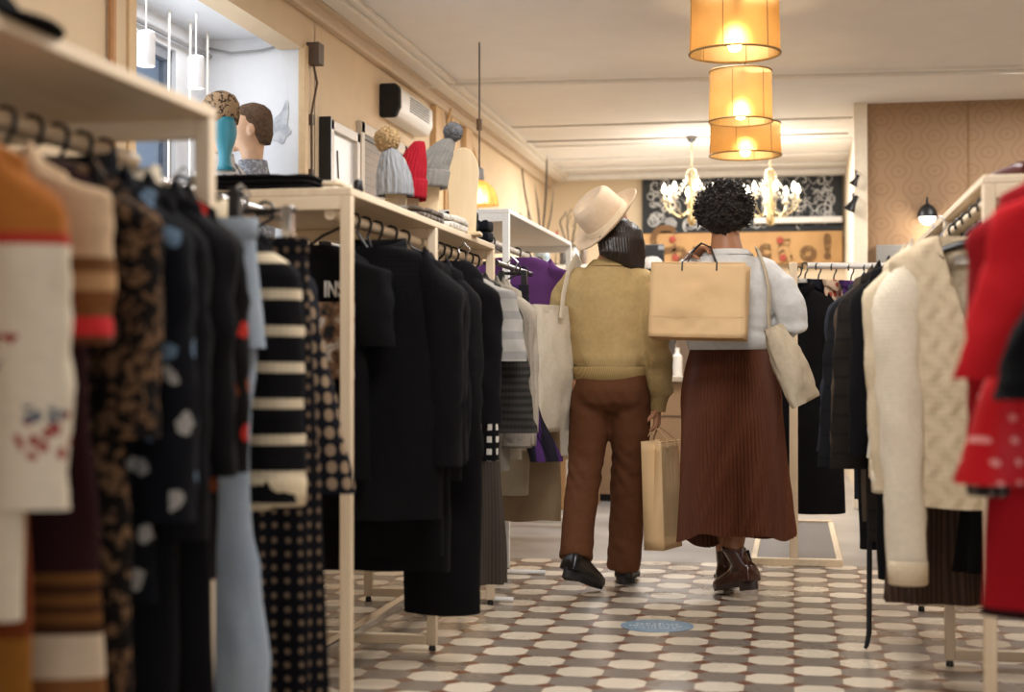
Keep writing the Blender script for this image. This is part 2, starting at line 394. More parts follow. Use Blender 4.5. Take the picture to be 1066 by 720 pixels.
# ------------------------------------------------------------------ garment library
NS = 44
def sup(a, e):
    ca, sa = math.cos(a), math.sin(a)
    return math.copysign(abs(ca)**(2/e), ca), math.copysign(abs(sa)**(2/e), sa)
def body_mesh(w=.42, hem=.44, L=.65, th=.05, slope=.05, neck=.075, drop=.05, fold=.012, seed=0, waist=None, them=None, vneck=0, rows=26, kx=22, skew=0):
    mb = MB(); rings = []; rs = random.Random(seed); ph = rs.uniform(0, 6); ph2 = rs.uniform(0, 6); sd = rs.uniform(0, 50)
    them = them or th*1.15
    spec = [(neck*.88, .03, -.03, 0), (neck, .036, 0, 0)]
    for i in range(1, 7):
        s = i/6; spec.append((neck+(w/2-neck)*s, .036+(th*.8-.036)*s, -slope*s**1.6, 0))
    spec.append((w/2+.004, th*.92, -slope-.025, 0))
    z0 = -slope-.05
    for i in range(rows):
        v = i/(rows-1)
        a = w/2+(hem/2-w/2)*v-.012*math.sin(PI*min(1, v*2.2))
        if waist: a -= waist*math.exp(-((v-.42)/.2)**2)
        spec.append((a, th+(them-th)*v, z0+(-L-z0)*v, v))
    a, b, z, v = spec[-1]; spec.append((a*.985, b*.9, z+.02, v))
    for k, (a, b, z, v) in enumerate(spec):
        r = []
        for j in range(NS):
            x, y = sup(2*PI*j/NS, 2.35); x *= a; y *= b; zz = z
            front = y < 0
            if k <= 1 and front: zz -= drop*min(1, -y/.03)*(1-(abs(x)/max(a, 1e-4))**2)
            if vneck and front and k < len(spec)-1 and abs(x) < neck*1.05:
                zz = min(zz, -vneck*(1-abs(x)/(neck*1.05)))
            g = fold*(.15+v*1.0)
            if v > 0 or k > 5:
                dy = g*(.7*math.sin(kx*x+ph+1.5*math.sin(3*z+ph2))+1.1*nz(x*7+sd, z*2.2, sd))+.008*nz(x*14, z*9, sd)
                y += dy+g*.6*math.copysign(1, y)*nz(x*9, z*2, sd+9)
                x += .006*nz(z*6, sd)+skew*v
                if v > .97: zz += .008*nz(x*8, y*8, sd)
            r.append((x, y, zz))
        rings.append(r)
    mb.loft(rings, (False, False)); return mb
def sleeve_mesh(side, w, slope, SL, out=.02, r0=.07, r1=.05, ry0=.042, ry1=.036, yoff=0, seed=0, rows=22, puff=0):
    rs = random.Random(seed+77*side); sd = rs.uniform(0, 60); rings = []
    xs = side*(w/2-.04)
    for i in range(rows+2):
        q = min(i, rows-1)/(rows-1); v = q
        grow = min(1, .25+v*6)
        rx = (r0+(r1-r0)*v)*grow+puff*math.exp(-((v-.85)/.12)**2); ry = (ry0+(ry1-ry0)*v)*grow+puff*.7*math.exp(-((v-.85)/.12)**2)
        x = xs+side*(.03*min(1, v*5)+out*v); z = -slope*.55-SL*v; y = yoff*v+.008*math.sin(v*5+sd)
        if i >= rows: rx *= .9; ry *= .88; z += .012*(i-rows+1)
        r = []
        for j in range(20):
            a = 2*PI*j/20; cx_, cy_ = math.cos(a), math.sin(a)
            wr = 1+.16*nz(cx_*1.5+sd, cy_*1.5, z*13)+.08*nz(cx_*3, cy_*3+sd, z*30)
            zz = z+ (side*cx_*-.03*(1-min(1, v*5)) if v < .2 else 0)
            r.append((x+cx_*rx*wr, y+cy_*ry*wr, zz))
        rings.append(r)
    return MB().loft(rings, (True, False))
def band(w, th, z0, z1, k=1.02, e=2.35, skew=0):
    rings = []
    for z, s in ((z0, k*.99), (z0-.004, k), (z1+.004, k), (z1, k*.97), (z1+.02, k*.9)):
        rings.append([(sup(2*PI*j/NS, e)[0]*w/2*s+skew, sup(2*PI*j/NS, e)[1]*th*s, z) for j in range(NS)])
    return MB().loft(rings, (False, False))
def collar_mesh(neck, h=.035, r=.012, drop=.03):
    rings = []
    for dz, dr in ((-.012, .006), (h*.6, .004), (h, .014), (h*.9, .022), (0, .026), (-.012, .02)):
        r_ = []
        for j in range(28):
            a = 2*PI*j/28; x = (neck+dr)*math.cos(a); y = (.036+dr)*math.sin(a)
            r_.append((x, y, dz-(drop*max(0, -math.sin(a)))))
        rings.append(r_)
    return MB().loft(rings, (False, False))
CUR_RAIL = [None]; GRP = [None]
def hanger(loc, rz, rail_z, w, label, group, metal=False, parent_slot=None):
    """loc is the neck point of the garment; the hook reaches over the rail"""
    h = thing('clothes_hanger', label, 'hanger', (loc[0], loc[1], rail_z), rz, group or (GRP[0] and 'hangers on '+GRP[0]))
    d = loc[2]-rail_z
    k = 0 if CUR_RAIL[0] is None or rz else max(-.16, min(.16, CUR_RAIL[0]-loc[0]))
    # hook over the rail, in the plane of the garment
    hk = [(k-.018, 0, -.012), (k-.0215, 0, .004), (k-.016, 0, .018), (k, 0, .0235), (k+.016, 0, .018), (k+.0215, 0, .003), (k+.017, 0, -.018), (k*.8+.004, 0, -.034), (k*.5, 0, -.05), (0, 0, d-.015)]
    MB().tube(hk, .0042, 7).build('hook', M_chrome if metal else M_blk, h)
    sh = MB(); n = 14
    bar = []
    for i in range(n+1):
        x = -w/2+w*i/n; s = abs(x)/(w/2)
        bar.append((x, 0, d-.02-.055*s**1.1))
    sh.tube(bar, [.006+.006*(1-abs(2*i/n-1)**2) for i in range(n+1)], 8, flat=.9)
    sh.build('shoulder_bar', M_blk if not metal else M_chrome, h)
    return h
def top(label, cat, name, loc, rail_z, mat, w=.40, hem=.42, L=.62, th=.033, SL=.52, fold=.007, seed=None, rz=0, sl=(1, 1), sleeve_mat=None, cuff=None, hemband=None, collar=None,
        drop=.03, vneck=0, slope=.05, out=.02, r0=.07, r1=.05, group=None, hang='black plastic hanger', hgroup=None, waist=None, them=None, puff=0, yoff=0, buttons=None, kx=22, short=False, skew=0, metal=False):
    seed = seed if seed is not None else random.randrange(9999)
    g = thing(name, label, cat, loc, rz, group or (GRP[0] and 'clothes on '+GRP[0]))
    body_mesh(w, hem, L, th, slope, .075, drop, fold, seed, waist, them, vneck, kx=kx, skew=skew).build('body', mat, g, angle=80)
    for side, on in ((-1, sl[0]), (1, sl[1])):
        if on:
            s = sleeve_mesh(side, w, slope, SL, out, r0, r1, seed=seed, puff=puff, yoff=yoff).build('sleeve', sleeve_mat or mat, g, angle=80)
            if cuff:
                x = side*(w/2-.04+.03+out); z = -slope*.55-SL
                c_ = MB(); rr = r1*1.0
                c_.ell([(x, yoff, z+.055, rr*.96, .040), (x, yoff, z+.05, rr*1.04, .043), (x, yoff, z-.004, rr*1.02, .042), (x, yoff, z-.008, rr*.95, .038), (x, yoff, z+.02, rr*.85, .033)], 20, caps=(False, False))
                c_.build('cuff', cuff, s, angle=80)
    if collar: collar_mesh(.076, .035, drop=drop).build('collar', collar, g, angle=60)
    if hemband: band(hem*1.0, (them or th*1.15)*1.12, -L+.06, -L-.005, skew=skew).build('hem_band', hemband, g, angle=60)
    if buttons:
        for i in range(5):
            MB().lathe([(.001, 0), (.009, 0), (.010, .002), (.009, .005), (.001, .005)], (0, -th*1.15-.004, -.12-i*(L-.2)/5), 12, M=Matrix.Rotation(PI/2, 3, 'X')).build('button', buttons, g)
    hanger(loc, rz, rail_z, w-.05, f'{hang} holding the {hgroup_name(label)}', None, metal)
    return g
def hgroup_name(l):
    for s in (' hanging', ' hung', ' on the', ' at the', ' in the', ','):
        if s in l: l = l.split(s)[0]
    w = l.split(); return ' '.join(w[:9])
def skirt(label, loc, rail_z, mat, w=.3, hem=.42, L=.7, th=.04, thh=.06, pleats=0, rz=0, seed=None, name='skirt', cat='skirt', fold=.02, hang='black clip hanger'):
    seed = seed if seed is not None else random.randrange(9999); rs = random.Random(seed); sd = rs.uniform(0, 40)
    g = thing(name, label, cat, loc, rz, GRP[0] and 'clothes on '+GRP[0]); N = 96; rings = []
    for i in range(24):
        v = i/23; r = []
        for j in range(N):
            a = 2*PI*j/N; x, y = sup(a, 2.3); f_ = fold*v*(math.sin(8*a+sd)*.7+nz(math.cos(a)*2+sd, math.sin(a)*2, v*2))
            if pleats: f_ += .008*v**.5*(2*abs((a*pleats/(2*PI)) % 1-.5)-.5)
            x *= w/2+(hem-w)/2*v**.8+f_; y *= th+(thh-th)*v+f_*.7; r.append((x, y, -.03-(L-.03)*v))
        rings.append(r)
    rings.append([(p[0]*.96, p[1]*.9, p[2]+.02) for p in rings[-1]])
    MB().loft(rings, (False, False)).build('body', mat, g, angle=70)
    band(w*1.01, th*1.05, .0, -.035, e=2.3).build('waistband', mat, g, angle=60)
    h = thing('clothes_hanger', f'{hang} holding the {hgroup_name(label)}', 'hanger', (loc[0], loc[1], rail_z), rz, GRP[0] and 'hangers on '+GRP[0])
    d = loc[2]-rail_z
    MB().tube([(-.018, 0, -.012), (-.0215, 0, .004), (0, 0, .024), (.0215, 0, .003), (.004, 0, -.034), (0, 0, d+.06)], .003, 6).build('hook', M_chrome, h)
    MB().tube([(-w*.42, 0, d+.06), (w*.42, 0, d+.06)], .006, 8).build('bar', M_blk, h)
    for s in (-1, 1): MB().bb(s*w*.36-.012, s*w*.36+.012, -.012, .012, d-.0, d+.07).build('clip', M_chrome, h, bevel=.003)
    return g
def trousers(label, loc, rail_z, mat, w=.36, L=1.0, rz=0, seed=3, name='trousers', cat='trousers', legw=.2, waistmat=None, hang='black clip hanger', sway=0):
    g = thing(name, label, cat, loc, rz, GRP[0] and 'clothes on '+GRP[0]); rs = random.Random(seed); sd = rs.uniform(0, 40)
    N = 40; rings = []
    for i in range(9):
        v = i/8; rings.append([(sup(2*PI*j/N, 2.3)[0]*(w/2+.02*v), sup(2*PI*j/N, 2.3)[1]*(.035+.01*v)+.006*nz(j*.4, v*4, sd), -.035-.22*v) for j in range(N)])
    MB().loft(rings, (False, True)).build('seat', mat, g, angle=70)
    for s in (-1, 1):
        rr = []
        for i in range(26):
            v = i/25; z = -.2-(L-.2)*v; x = s*(w/4-.005)+sway*v+.03*math.sin(v*7+sd)*v; y = s*.012+.01*math.sin(v*9+sd)
            rx = legw/2*(1-.18*math.sin(PI*v)); ry = .036-.006*v
            rr.append([(x+math.cos(2*PI*j/24)*rx*(1+.13*nz(j*.7, z*11, sd+s)), y+math.sin(2*PI*j/24)*ry*(1+.2*nz(j*.7, z*11, sd)), z) for j in range(24)])
        rr.append([(p[0], p[1]*.9, p[2]+.02) for p in rr[-1]])
        MB().loft(rr, (True, False)).build('leg', mat, g, angle=70)
    band(w*1.01, .038, 0, -.04, e=2.3).build('waistband', waistmat or mat, g, angle=60)
    h = thing('clothes_hanger', f'{hang} holding the {hgroup_name(label)}', 'hanger', (loc[0], loc[1], rail_z), rz, GRP[0] and 'hangers on '+GRP[0])
    d = loc[2]-rail_z
    MB().tube([(-.018, 0, -.012), (-.0215, 0, .004), (0, 0, .024), (.0215, 0, .003), (.004, 0, -.034), (0, 0, d+.05)], .003, 6).build('hook', M_chrome, h)
    MB().tube([(-w*.42, 0, d+.05), (w*.42, 0, d+.05)], .005, 8).build('bar', M_blk, h)
    for s in (-1, 1): MB().bb(s*w*.36-.012, s*w*.36+.012, -.012, .012, d-.01, d+.06).build('clip', M_blk, h, bevel=.003)
    return g

# ------------------------------------------------------------------ racks
def frame_rack(label, name, x0, x1, ys, rail_x, rail_z, top_z, mz, mx, my, foot_inset=.0, post=.032, tray=True, first_low=True, base_from=0):
    """end frames in the XZ plane at every y in ys, a shelf over them, one rail along Y"""
    g = thing(name, label, 'clothes rack', ((x0+x1)/2, (ys[0]+ys[-1])/2, 0))
    ox, oy = (x0+x1)/2, (ys[0]+ys[-1])/2
    def B(a, b, c, d, e, f): return (a-ox, b-ox, c-oy, d-oy, e, f)
    P = post
    MB().bb(*B(x0, x1, ys[0]-P/2, ys[-1]+P/2, top_z-.022, top_z)).build('shelf', my, g, bevel=.003)
    for k, y in enumerate(ys):
        MB().bb(*B(x1-P, x1, y-P/2, y+P/2, .02, top_z-.022)).build('post', mz, g, bevel=.003)
        MB().bb(*B(x0, x0+P, y-P/2, y+P/2, .02, top_z-.022)).build('post', mz, g, bevel=.003)
        MB().bb(*B(x0+P, x1-P, y-P/2, y+P/2, top_z-.06, top_z-.022)).build('crossbar', mx, g, bevel=.003)
        if k >= base_from:
            MB().bb(*B(x0+P, x1-P, y-P/2, y+P/2, .022, .055)).build('foot_bar', mx, g, bevel=.003)
        for x in (x0+P/2, x1-P/2):
            MB().lathe([(.001, 0), (.012, 0), (.013, .008), (.009, .02), (.001, .02)], (x-ox, y-oy, 0), 12).build('foot_glide', M_blk, g)
    for k in range(len(ys)-1):
        MB().tube([(rail_x-ox, ys[k]-oy+(P/2 if k else -.0), rail_z), (rail_x-ox, ys[k+1]-oy-P/2+(P if k == len(ys)-2 else 0), rail_z)], .0165, 14).build('rail', my, g)
    if tray:
        xm = (x0+x1)/2
        MB().bb(*B(xm-.02, xm+.02, ys[0], ys[-1], .055, .085)).build('base_bar', M_chrome, g, bevel=.004)
    return g

r1 = frame_rack('pale wooden clothes rack nearest on the left, crammed with patterned clothes', 'clothes_rack', -1.70, -1.08, (1.25, 2.72), -1.25, 1.36, 1.455, M_palez, M_palex, M_pale, tray=False)
r2 = frame_rack('pale wooden rack with hats on top and black clothes below', 'clothes_rack', -1.725, -1.185, (4.0, 5.0, 6.0), -1.25, 1.38, 1.45, M_palez, M_palex, M_pale, base_from=1)
M_whz = plain('white_lacquer', '#e9e7e3', .4)
r3 = frame_rack('white rack with purple tee behind the wooden left rack', 'clothes_rack', -1.80, -1.30, (6.95, 8.95), -1.42, 1.55, 1.69, M_whz, M_whz, M_whz, tray=False)
r4 = frame_rack('pale wooden rack on the right full of cream knitwear', 'clothes_rack', .475, 1.0, (4.03, 5.05, 6.15), .50, 1.385, 1.45, M_palez, M_palex, M_pale, tray=False)
# chrome rail stand between first and second rack
g = thing('rail_stand', 'chrome clothes rail between the two wooden left racks', 'clothes rail', (-1.25, 3.2, 0))
MB().tube([(0, -.45, 1.335), (0, .45, 1.335)], .0125, 12).build('rail', M_chrome, g)
for s in (-.44, .44):
    MB().tube([(0, s, .03), (0, s, 1.335)], .012, 10).build('post', M_chrome, g)
    MB().tube([(-.24, s, .014), (.18, s, .014)], .012, 10).build('foot', M_chrome, g)
# T-stand at the end of the aisle
g = thing('rail_stand', 'white T-shaped clothes stand holding a black coat behind the women', 'clothes rail', (.0, 7.42, 0))
MB().bb(-.02, .02, -.015, .015, .03, 1.455).build('post', M_palez, g, bevel=.003)
MB().bb(-.02, .02, 1.80, 1.83, .03, 1.455).build('post', M_palez, g, bevel=.003)
for y in (0, 1.815): MB().bb(-.2, .225, y-.02, y+.02, 0, .035).build('foot_bar', M_pale, g, bevel=.003)
for x in (-.19, .215): MB().bb(x-.015, x+.015, .02, 1.795, 0, .03).build('base_bar', M_pale, g, bevel=.003)
MB().bb(-.175, .2, .02, 1.795, .012, .024).build('base_board', plain('base_board_dark', '#4e5057', .4), g)
MB().tube([(0, -.01, 1.44), (0, 1.82, 1.44)], .014, 12).build('rail', M_palez, g)
g = thing('rail_stand', 'low white clothes rail with small tops behind the black coat', 'clothes rail', (.55, 7.75, 0))
MB().tube([(-.48, 0, 1.46), (.62, 0, 1.44)], .016, 12).build('rail', M_whz, g)
for x in (-.0, .55):
    MB().bb(x-.015, x+.015, .02, .05, .02, 1.44).build('post', M_whz, g, bevel=.003)
    MB().bb(x-.02, x+.02, -.15, .25, 0, .03).build('foot_bar', M_whz, g, bevel=.003)

# ------------------------------------------------------------------ fabrics
K = dict
F_black = fabric('black_cotton', '#09080a'); F_black2 = fabric('black_wool', '#0d0c0e', knit=90); F_char = fabric('charcoal_wool', '#1c1b1d', knit=80)
F_navy = fabric('navy_cotton', '#0f111a')
F_cream = fabric('cream_knit', '#d4c2a5', knit=110); F_cable = fabric('cream_cable', '#cebb9d', knit=90, cable=True); F_cream2 = fabric('ivory_knit', '#dccfb9', knit=120)
F_red = fabric('red_cotton', '#c81f26'); F_red2 = fabric('deep_red', '#8d0f18'); F_redseq = fabric('red_sequin', '#b5161e', 'dots', '#d98a84', scale=28, thr=.17, rough=.4)

RZ1 = 1.36; N1 = 1.30
def place1(Y): return (-1.2, Y, N1)
# --- rack 1 (nearest, left)
CUR_RAIL[0] = -1.25
GRP[0] = 'the first left rack'
G1 = 'first left rack'
trousers('mustard yellow trousers nearest on the first left rack', (-1.220, 1.70, 1.20), RZ1, fabric('mustard', '#b98a35'), w=.34, L=1.15, seed=5, legw=.2)
top('cream floral cardigan with mustard yoke and red line, on the first left rack', 'cardigan', 'cardigan', (-1.245, 1.92, N1), RZ1,
    fabric('cream_floral_band', '#d9cbb2', 'bands', '#8f2f2a', '#4d5866', scale=48, thr=.40, bands=[(0, '#a8662d'), (.15, '#a8382a'), (.165, '#d5c7b0')], knit=70, gate=(-.46, -.29)),
    w=.42, L=.68, SL=.50, seed=11, r0=.072, r1=.062, out=.015, collar=fabric('rust_collar', '#9d4a28'))
top('rust orange long top behind the floral cardigan on the first left rack', 'top', 'blouse', (-1.29, 2.0, N1-.02), RZ1, fabric('rust_orange', '#99501f', 'bands', bands=[(0, '#a2441f'), (.3, '#6d3316'), (.7, '#8b5a22')]), w=.40, L=.98, SL=.3, seed=12, hem=.46)
top('fawn and brown striped knit sweater with red cuff line on the first left rack', 'sweater', 'sweater', (-1.265, 2.08, N1), RZ1,
    fabric('fawn_bands', '#c9ac86', 'bands', bands=[(0, '#c6a886'), (.17, '#6f4a2a'), (.195, '#a8815a'), (.22, '#6f4424'), (.26, '#c02f32'), (.285, '#5b3420'), (.31, '#8f6b45')], knit=60),
    w=.42, L=.5, SL=.275, seed=13, r0=.075, r1=.068)
top('dark maroon long dress with brown stripes and cream hem block, first left rack', 'dress', 'dress', (-1.250, 2.15, N1), RZ1,
    fabric('maroon_bands', '#2b1214', 'bands', bands=[(0, '#2a1214'), (.64, '#6b4622'), (.66, '#3f2413'), (.675, '#6b4622'), (.69, '#3f2413'), (.705, '#6b4622'), (.72, '#3f2413'), (.735, '#c9b49a'), (.80, '#7b4f2a')], knit=70),
    w=.40, L=1.02, SL=.2, seed=14, hem=.46, sl=(0, 0))
top('brown and black leopard print dress on the first left rack', 'dress', 'dress', (-1.250, 2.25, N1), RZ1, fabric('leopard', '#15110f', 'leopard', '#806448', '#553a29', scale=44), w=.42, L=1.15, SL=.42, seed=15, hem=.46, out=.02)
top('navy blouse with pale blue flowers on the first left rack', 'blouse', 'blouse', (-1.240, 2.34, N1), RZ1, fabric('navy_floral', '#0b0c12', 'floral', '#5f7386', '#96928c', scale=15, thr=.24), w=.43, L=.72, SL=.56, seed=16, out=.025)
top('long black wool coat beside the navy flowered blouse, first left rack', 'coat', 'coat', (-1.240, 2.43, N1), RZ1, fabric('black_rib', '#0b0b0d', 'vstripes', '#131215', scale=60, thr=.5), w=.42, L=1.24, SL=.6, seed=17, collar=F_black)
top('black velvet long dress in the first left rack, before the red flowered shirt', 'dress', 'dress', (-1.240, 2.52, N1), RZ1, F_black, w=.44, hem=.5, L=1.25, SL=.5, seed=18)
top('black shirt with red and orange flowers and cream collar, first left rack', 'shirt', 'shirt', (-1.240, 2.61, N1), RZ1, fabric('red_floral', '#0e0a09', 'floral', '#a0231a', '#7a3c1c', scale=17, thr=.28), w=.42, L=.72, SL=.5, seed=19, collar=fabric('cream_collar', '#d9cbb3'))
# --- chrome rail
GRP[0] = 'the chrome rail'
trousers('pale blue washed denim jeans on the chrome rail', (-1.19, 2.84, 1.255), 1.335, fabric('pale_denim', '#77879a', 'denim', '#aab2b8'), w=.30, L=1.12, seed=8, name='jeans', cat='jeans', legw=.16, sway=.02)
sc_ = top('black cardigan with cream cross stripes and cream hem on the chrome rail', 'cardigan', 'cardigan', (-1.245, 2.97, 1.275), 1.335,
    fabric('cream_stripe_knit', '#0d0c0e', 'stripes', '#d0bfa2', scale=13.5, thr=.72, knit=60), w=.38, hem=.38, L=.60, SL=.56, seed=20, r0=.075, r1=.065, out=.02, cuff=fabric('cream_cuff', '#d3c09f', knit=60), collar=fabric('cream_lapel', '#d9c8ab', knit=60), hemband=fabric('cream_hem', '#d3c09f', knit=60))
skirt('long black skirt with small beige dots on the chrome rail', (-1.18, 3.13, 1.24), 1.335, fabric('dot_skirt', '#0b0a0f', 'dots', '#6f5c4a', scale=34, thr=.22), w=.30, hem=.38, L=1.15, seed=21)
top('navy blouse with beige polka dots on the chrome rail', 'blouse', 'blouse', (-1.315, 3.30, 1.275), 1.335, fabric('polka', '#0f1017', 'dots', '#8a745d', scale=26, thr=.36), w=.32, hem=.36, L=.62, SL=.57, seed=22, r0=.065, r1=.068, out=.125)
top('plain dark navy top behind the polka dot blouse on the chrome rail', 'top', 'top', (-1.34, 3.48, 1.275), 1.335, F_navy, w=.32, hem=.34, L=.66, SL=.5, seed=23)

rr = []
for i in range(14):
    z = -.06-.33*i/13; rr.append([(.075+.004*math.sin(i), -.058, z), (.075, -.066, z), (.125, -.062, z), (.125, -.05, z)])
MB().loft(rr).build('placket', _mc['cream_lapel'], sc_)
# --- rack 2
CUR_RAIL[0] = -1.25
GRP[0] = 'the hat rack'
RZ2 = 1.38; N2 = 1.305
def tp(label, name, Y, mat, X=-1.30, neck=N2, cat=None, **k):
    return top(label, cat or name, name, (X, Y, neck), RZ2, mat, **k)
tee = tp('black print t-shirt facing the aisle first on the hat rack', 't_shirt', 4.11, F_black, X=-1.36, w=.38, hem=.38, L=.66, SL=.26, sl=(1, 1), seed=31, th=.04, r0=.07, r1=.065, out=.02)
tp('plain black long sleeved top second on the hat rack', 'top', 4.22, F_black2, X=-1.20, w=.44, L=.78, SL=.60, seed=32, th=.045, out=.01, them=.055)
tp('black blouse third on the hat rack with long straight sleeve', 'blouse', 4.34, F_black, X=-1.22, w=.44, L=.9, SL=.6, seed=33, collar=F_black, th=.045)
tp('longest black dress nearly touching the floor on the hat rack', 'dress', 4.80, F_black, X=-1.12, w=.27, hem=.25, L=1.14, SL=.5, seed=34, th=.05, waist=.0)
tp('black wool coat with long hem fourth on the hat rack', 'coat', 4.47, F_black2, X=-1.23, w=.42, L=.96, SL=.6, seed=35, them=.06)
tp('black knit pullover fifth on the hat rack', 'pullover', 4.64, F_black2, X=-1.23, w=.43, L=.7, SL=.6, seed=36, th=.045)
tp('black blouse with white square checks down the sleeve on the hat rack', 'blouse', 5.09, fabric('white_check', '#0b0a0c', 'check', '#c9c3ba', scale=24), X=-1.28, w=.43, L=.8, SL=.64, seed=37, th=.045, out=.04, r1=.045)
tp('black tunic with white hem patches behind the chequered blouse', 'tunic', 5.20, fabric('black_white_hem', '#0c0b0d', 'bands', bands=[(0, '#0c0b0d'), (.74, '#c9c4bc'), (.77, '#0c0b0d'), (.79, '#c9c4bc'), (.82, '#0c0b0d')]), X=-1.30, w=.42, L=.9, SL=.62, seed=38, th=.045)
tp('light grey short sleeved tee with pale pattern on the hat rack', 't_shirt', 5.31, fabric('pale_grey_pattern', '#a19c94', 'stripes', '#8d8a86', scale=14, thr=.6), X=-1.27, w=.44, L=.62, SL=.30, seed=39, th=.045, r0=.085, r1=.08, out=.05)
tp('dark grey ribbed knit jumper with striped wide sleeve on the hat rack', 'jumper', 5.42, fabric('dark_rib', '#3b3734', 'stripes', '#292725', scale=38, thr=.5, knit=70), X=-1.27, w=.44, L=.64, SL=.56, seed=40, th=.05, r0=.075, r1=.095, out=.05)
tp('mid grey wool dress with taupe hem on the hat rack', 'dress', 5.54, fabric('grey_wool', '#6b645c', knit=80), X=-1.29, w=.42, L=.9, SL=.5, seed=41, th=.045)
tp('warm grey knit cardigan near the far end of the hat rack', 'cardigan', 5.67, fabric('warm_grey', '#857c70', knit=80), X=-1.27, w=.43, L=.74, SL=.62, seed=42, th=.045, out=.03, r1=.06, cuff=fabric('warm_grey_cuff', '#7d746a', knit=60))
tp('light taupe chunky sweater last but one on the hat rack', 'sweater', 5.80, fabric('light_taupe', '#978d80', knit=60), X=-1.27, w=.43, L=.66, SL=.62, seed=43, th=.045, out=.03, r1=.055, cuff=fabric('mauve_cuff', '#77706c', knit=60))
tp('pale beige long cardigan last on the hat rack', 'cardigan', 5.92, fabric('pale_beige', '#a99f90', knit=80), X=-1.27, w=.42, L=.72, SL=.58, seed=44, th=.045, out=.03)
skirt('taupe brown corduroy skirt hung low below the dark grey jumper', (-1.17, 5.36, .80), RZ2, fabric('taupe_cord', '#463d36', 'vstripes', '#3a322c', scale=70, thr=.5), w=.24, hem=.30, L=.62, seed=45)
# print on the first tee
pr = MB().bb(-.10, .13, -.073, -.069, -.375, -.095)
t = NT('shirt_print'); uu, zz, _ = t.uz()
t.base(t.ramp(t.noise(16, 3), [(.40, '#141214'), (.5, '#8c6a4e'), (.58, '#cfc6ba'), (.7, '#5d2f22')])); t.set(Roughness=.8)
po = MB().bb(.055, .165, -.062, -.056, -.38, -.165).build('picture_print', t.m, tee, bevel=.002)
def text_mesh(s, size, ext=.002, off=0):
    cu = bpy.data.curves.new('t', 'FONT'); cu.body = s; cu.size = size; cu.extrude = ext; cu.align_x = 'CENTER'; cu.offset = off
    o = bpy.data.objects.new('t', cu); C.objects.link(o); dg = bpy.context.evaluated_depsgraph_get(); dg.update()
    me = bpy.data.meshes.new_from_object(o.evaluated_get(dg)); bpy.data.objects.remove(o); bpy.data.curves.remove(cu); return me
lt = link_mesh('print_lettering', text_mesh('INSE', .062, .002, .001), plain('print_white_ink', '#d8d3cc', .8), tee, smooth=False)
lt.scale = (.62, 1, 1); lt.location = (.115, -.060, -.15); lt.rotation_euler = (PI/2, 0, 0)

# --- rack 3 (white)
CUR_RAIL[0] = -1.42
GRP[0] = 'the white rack'
RZ3 = 1.55
def t3(label, name, Y, mat, X=-1.42, neck=1.475, **k): return top(label, name, name, (X, Y, neck), RZ3, mat, **k)
t3('purple t-shirt facing the aisle on the white rack', 't_shirt', 7.1, fabric('purple', '#5b3568'), X=-1.30, w=.46, L=.70, SL=.2, seed=51, r0=.085, r1=.085, out=.06, slope=.07)
t3('black cotton top behind the purple tee on the white rack', 'top', 7.45, F_black, X=-1.36, w=.44, L=.7, SL=.25, seed=52)
t3('charcoal knit behind the black top on the white rack', 'sweater', 7.8, F_char, X=-1.38, w=.42, L=.8, SL=.5, seed=53)
t3('pale grey long coat low on the white rack', 'coat', 8.1, fabric('pale_grey_coat', '#b3aca2'), X=-1.33, w=.40, L=1.0, SL=.55, seed=54)
t3('beige skirt suit jacket toward the far end of the white rack', 'jacket', 8.5, fabric('beige_suit', '#a58f74'), X=-1.36, w=.40, L=1.05, SL=.55, seed=55)
CUR_RAIL[0] = -1.19
GRP[0] = 'the short rail'
# rail between rack 2 and rack 3 with purple striped trousers
g = thing('rail_stand', 'short black rail at the far end of the hat rack', 'clothes rail', (-1.22, 6.62, 0))
MB().tube([(.03, -.56, 1.38), (.03, .27, 1.38)], .012, 10).build('rail', M_blk, g)
for y in (-.55, .26):
    MB().tube([(-.12, y, .02), (-.12, y, 1.38), (.03, y, 1.38)], .01, 8).build('post', M_blk, g); MB().tube([(-.2, y, .012), (.1, y, .012)], .01, 8).build('foot', M_whz, g)
trousers('dark trousers with a purple side stripe at the end of the hat rack', (-1.13, 6.115, 1.29), 1.38, fabric('purple_stripe', '#201d26', 'vstripes', '#45285a', scale=9, thr=.62), w=.13, L=.72, seed=61, legw=.075, sway=.11)
top('oatmeal long coat beside the purple striped trousers', 'coat', 'coat', (-1.28, 6.50, 1.22), 1.38, fabric('oatmeal', '#a5977f', knit=90), w=.28, hem=.3, L=.82, SL=.6, seed=62, th=.045, out=.02)
top('tan suede waistcoat dress lowest beside the purple striped trousers', 'dress', 'dress', (-1.16, 6.70, 1.22), 1.38, fabric('tan_suede', '#8c765b'), w=.26, hem=.28, L=.95, SL=.3, seed=63, th=.03, sl=(0, 0))

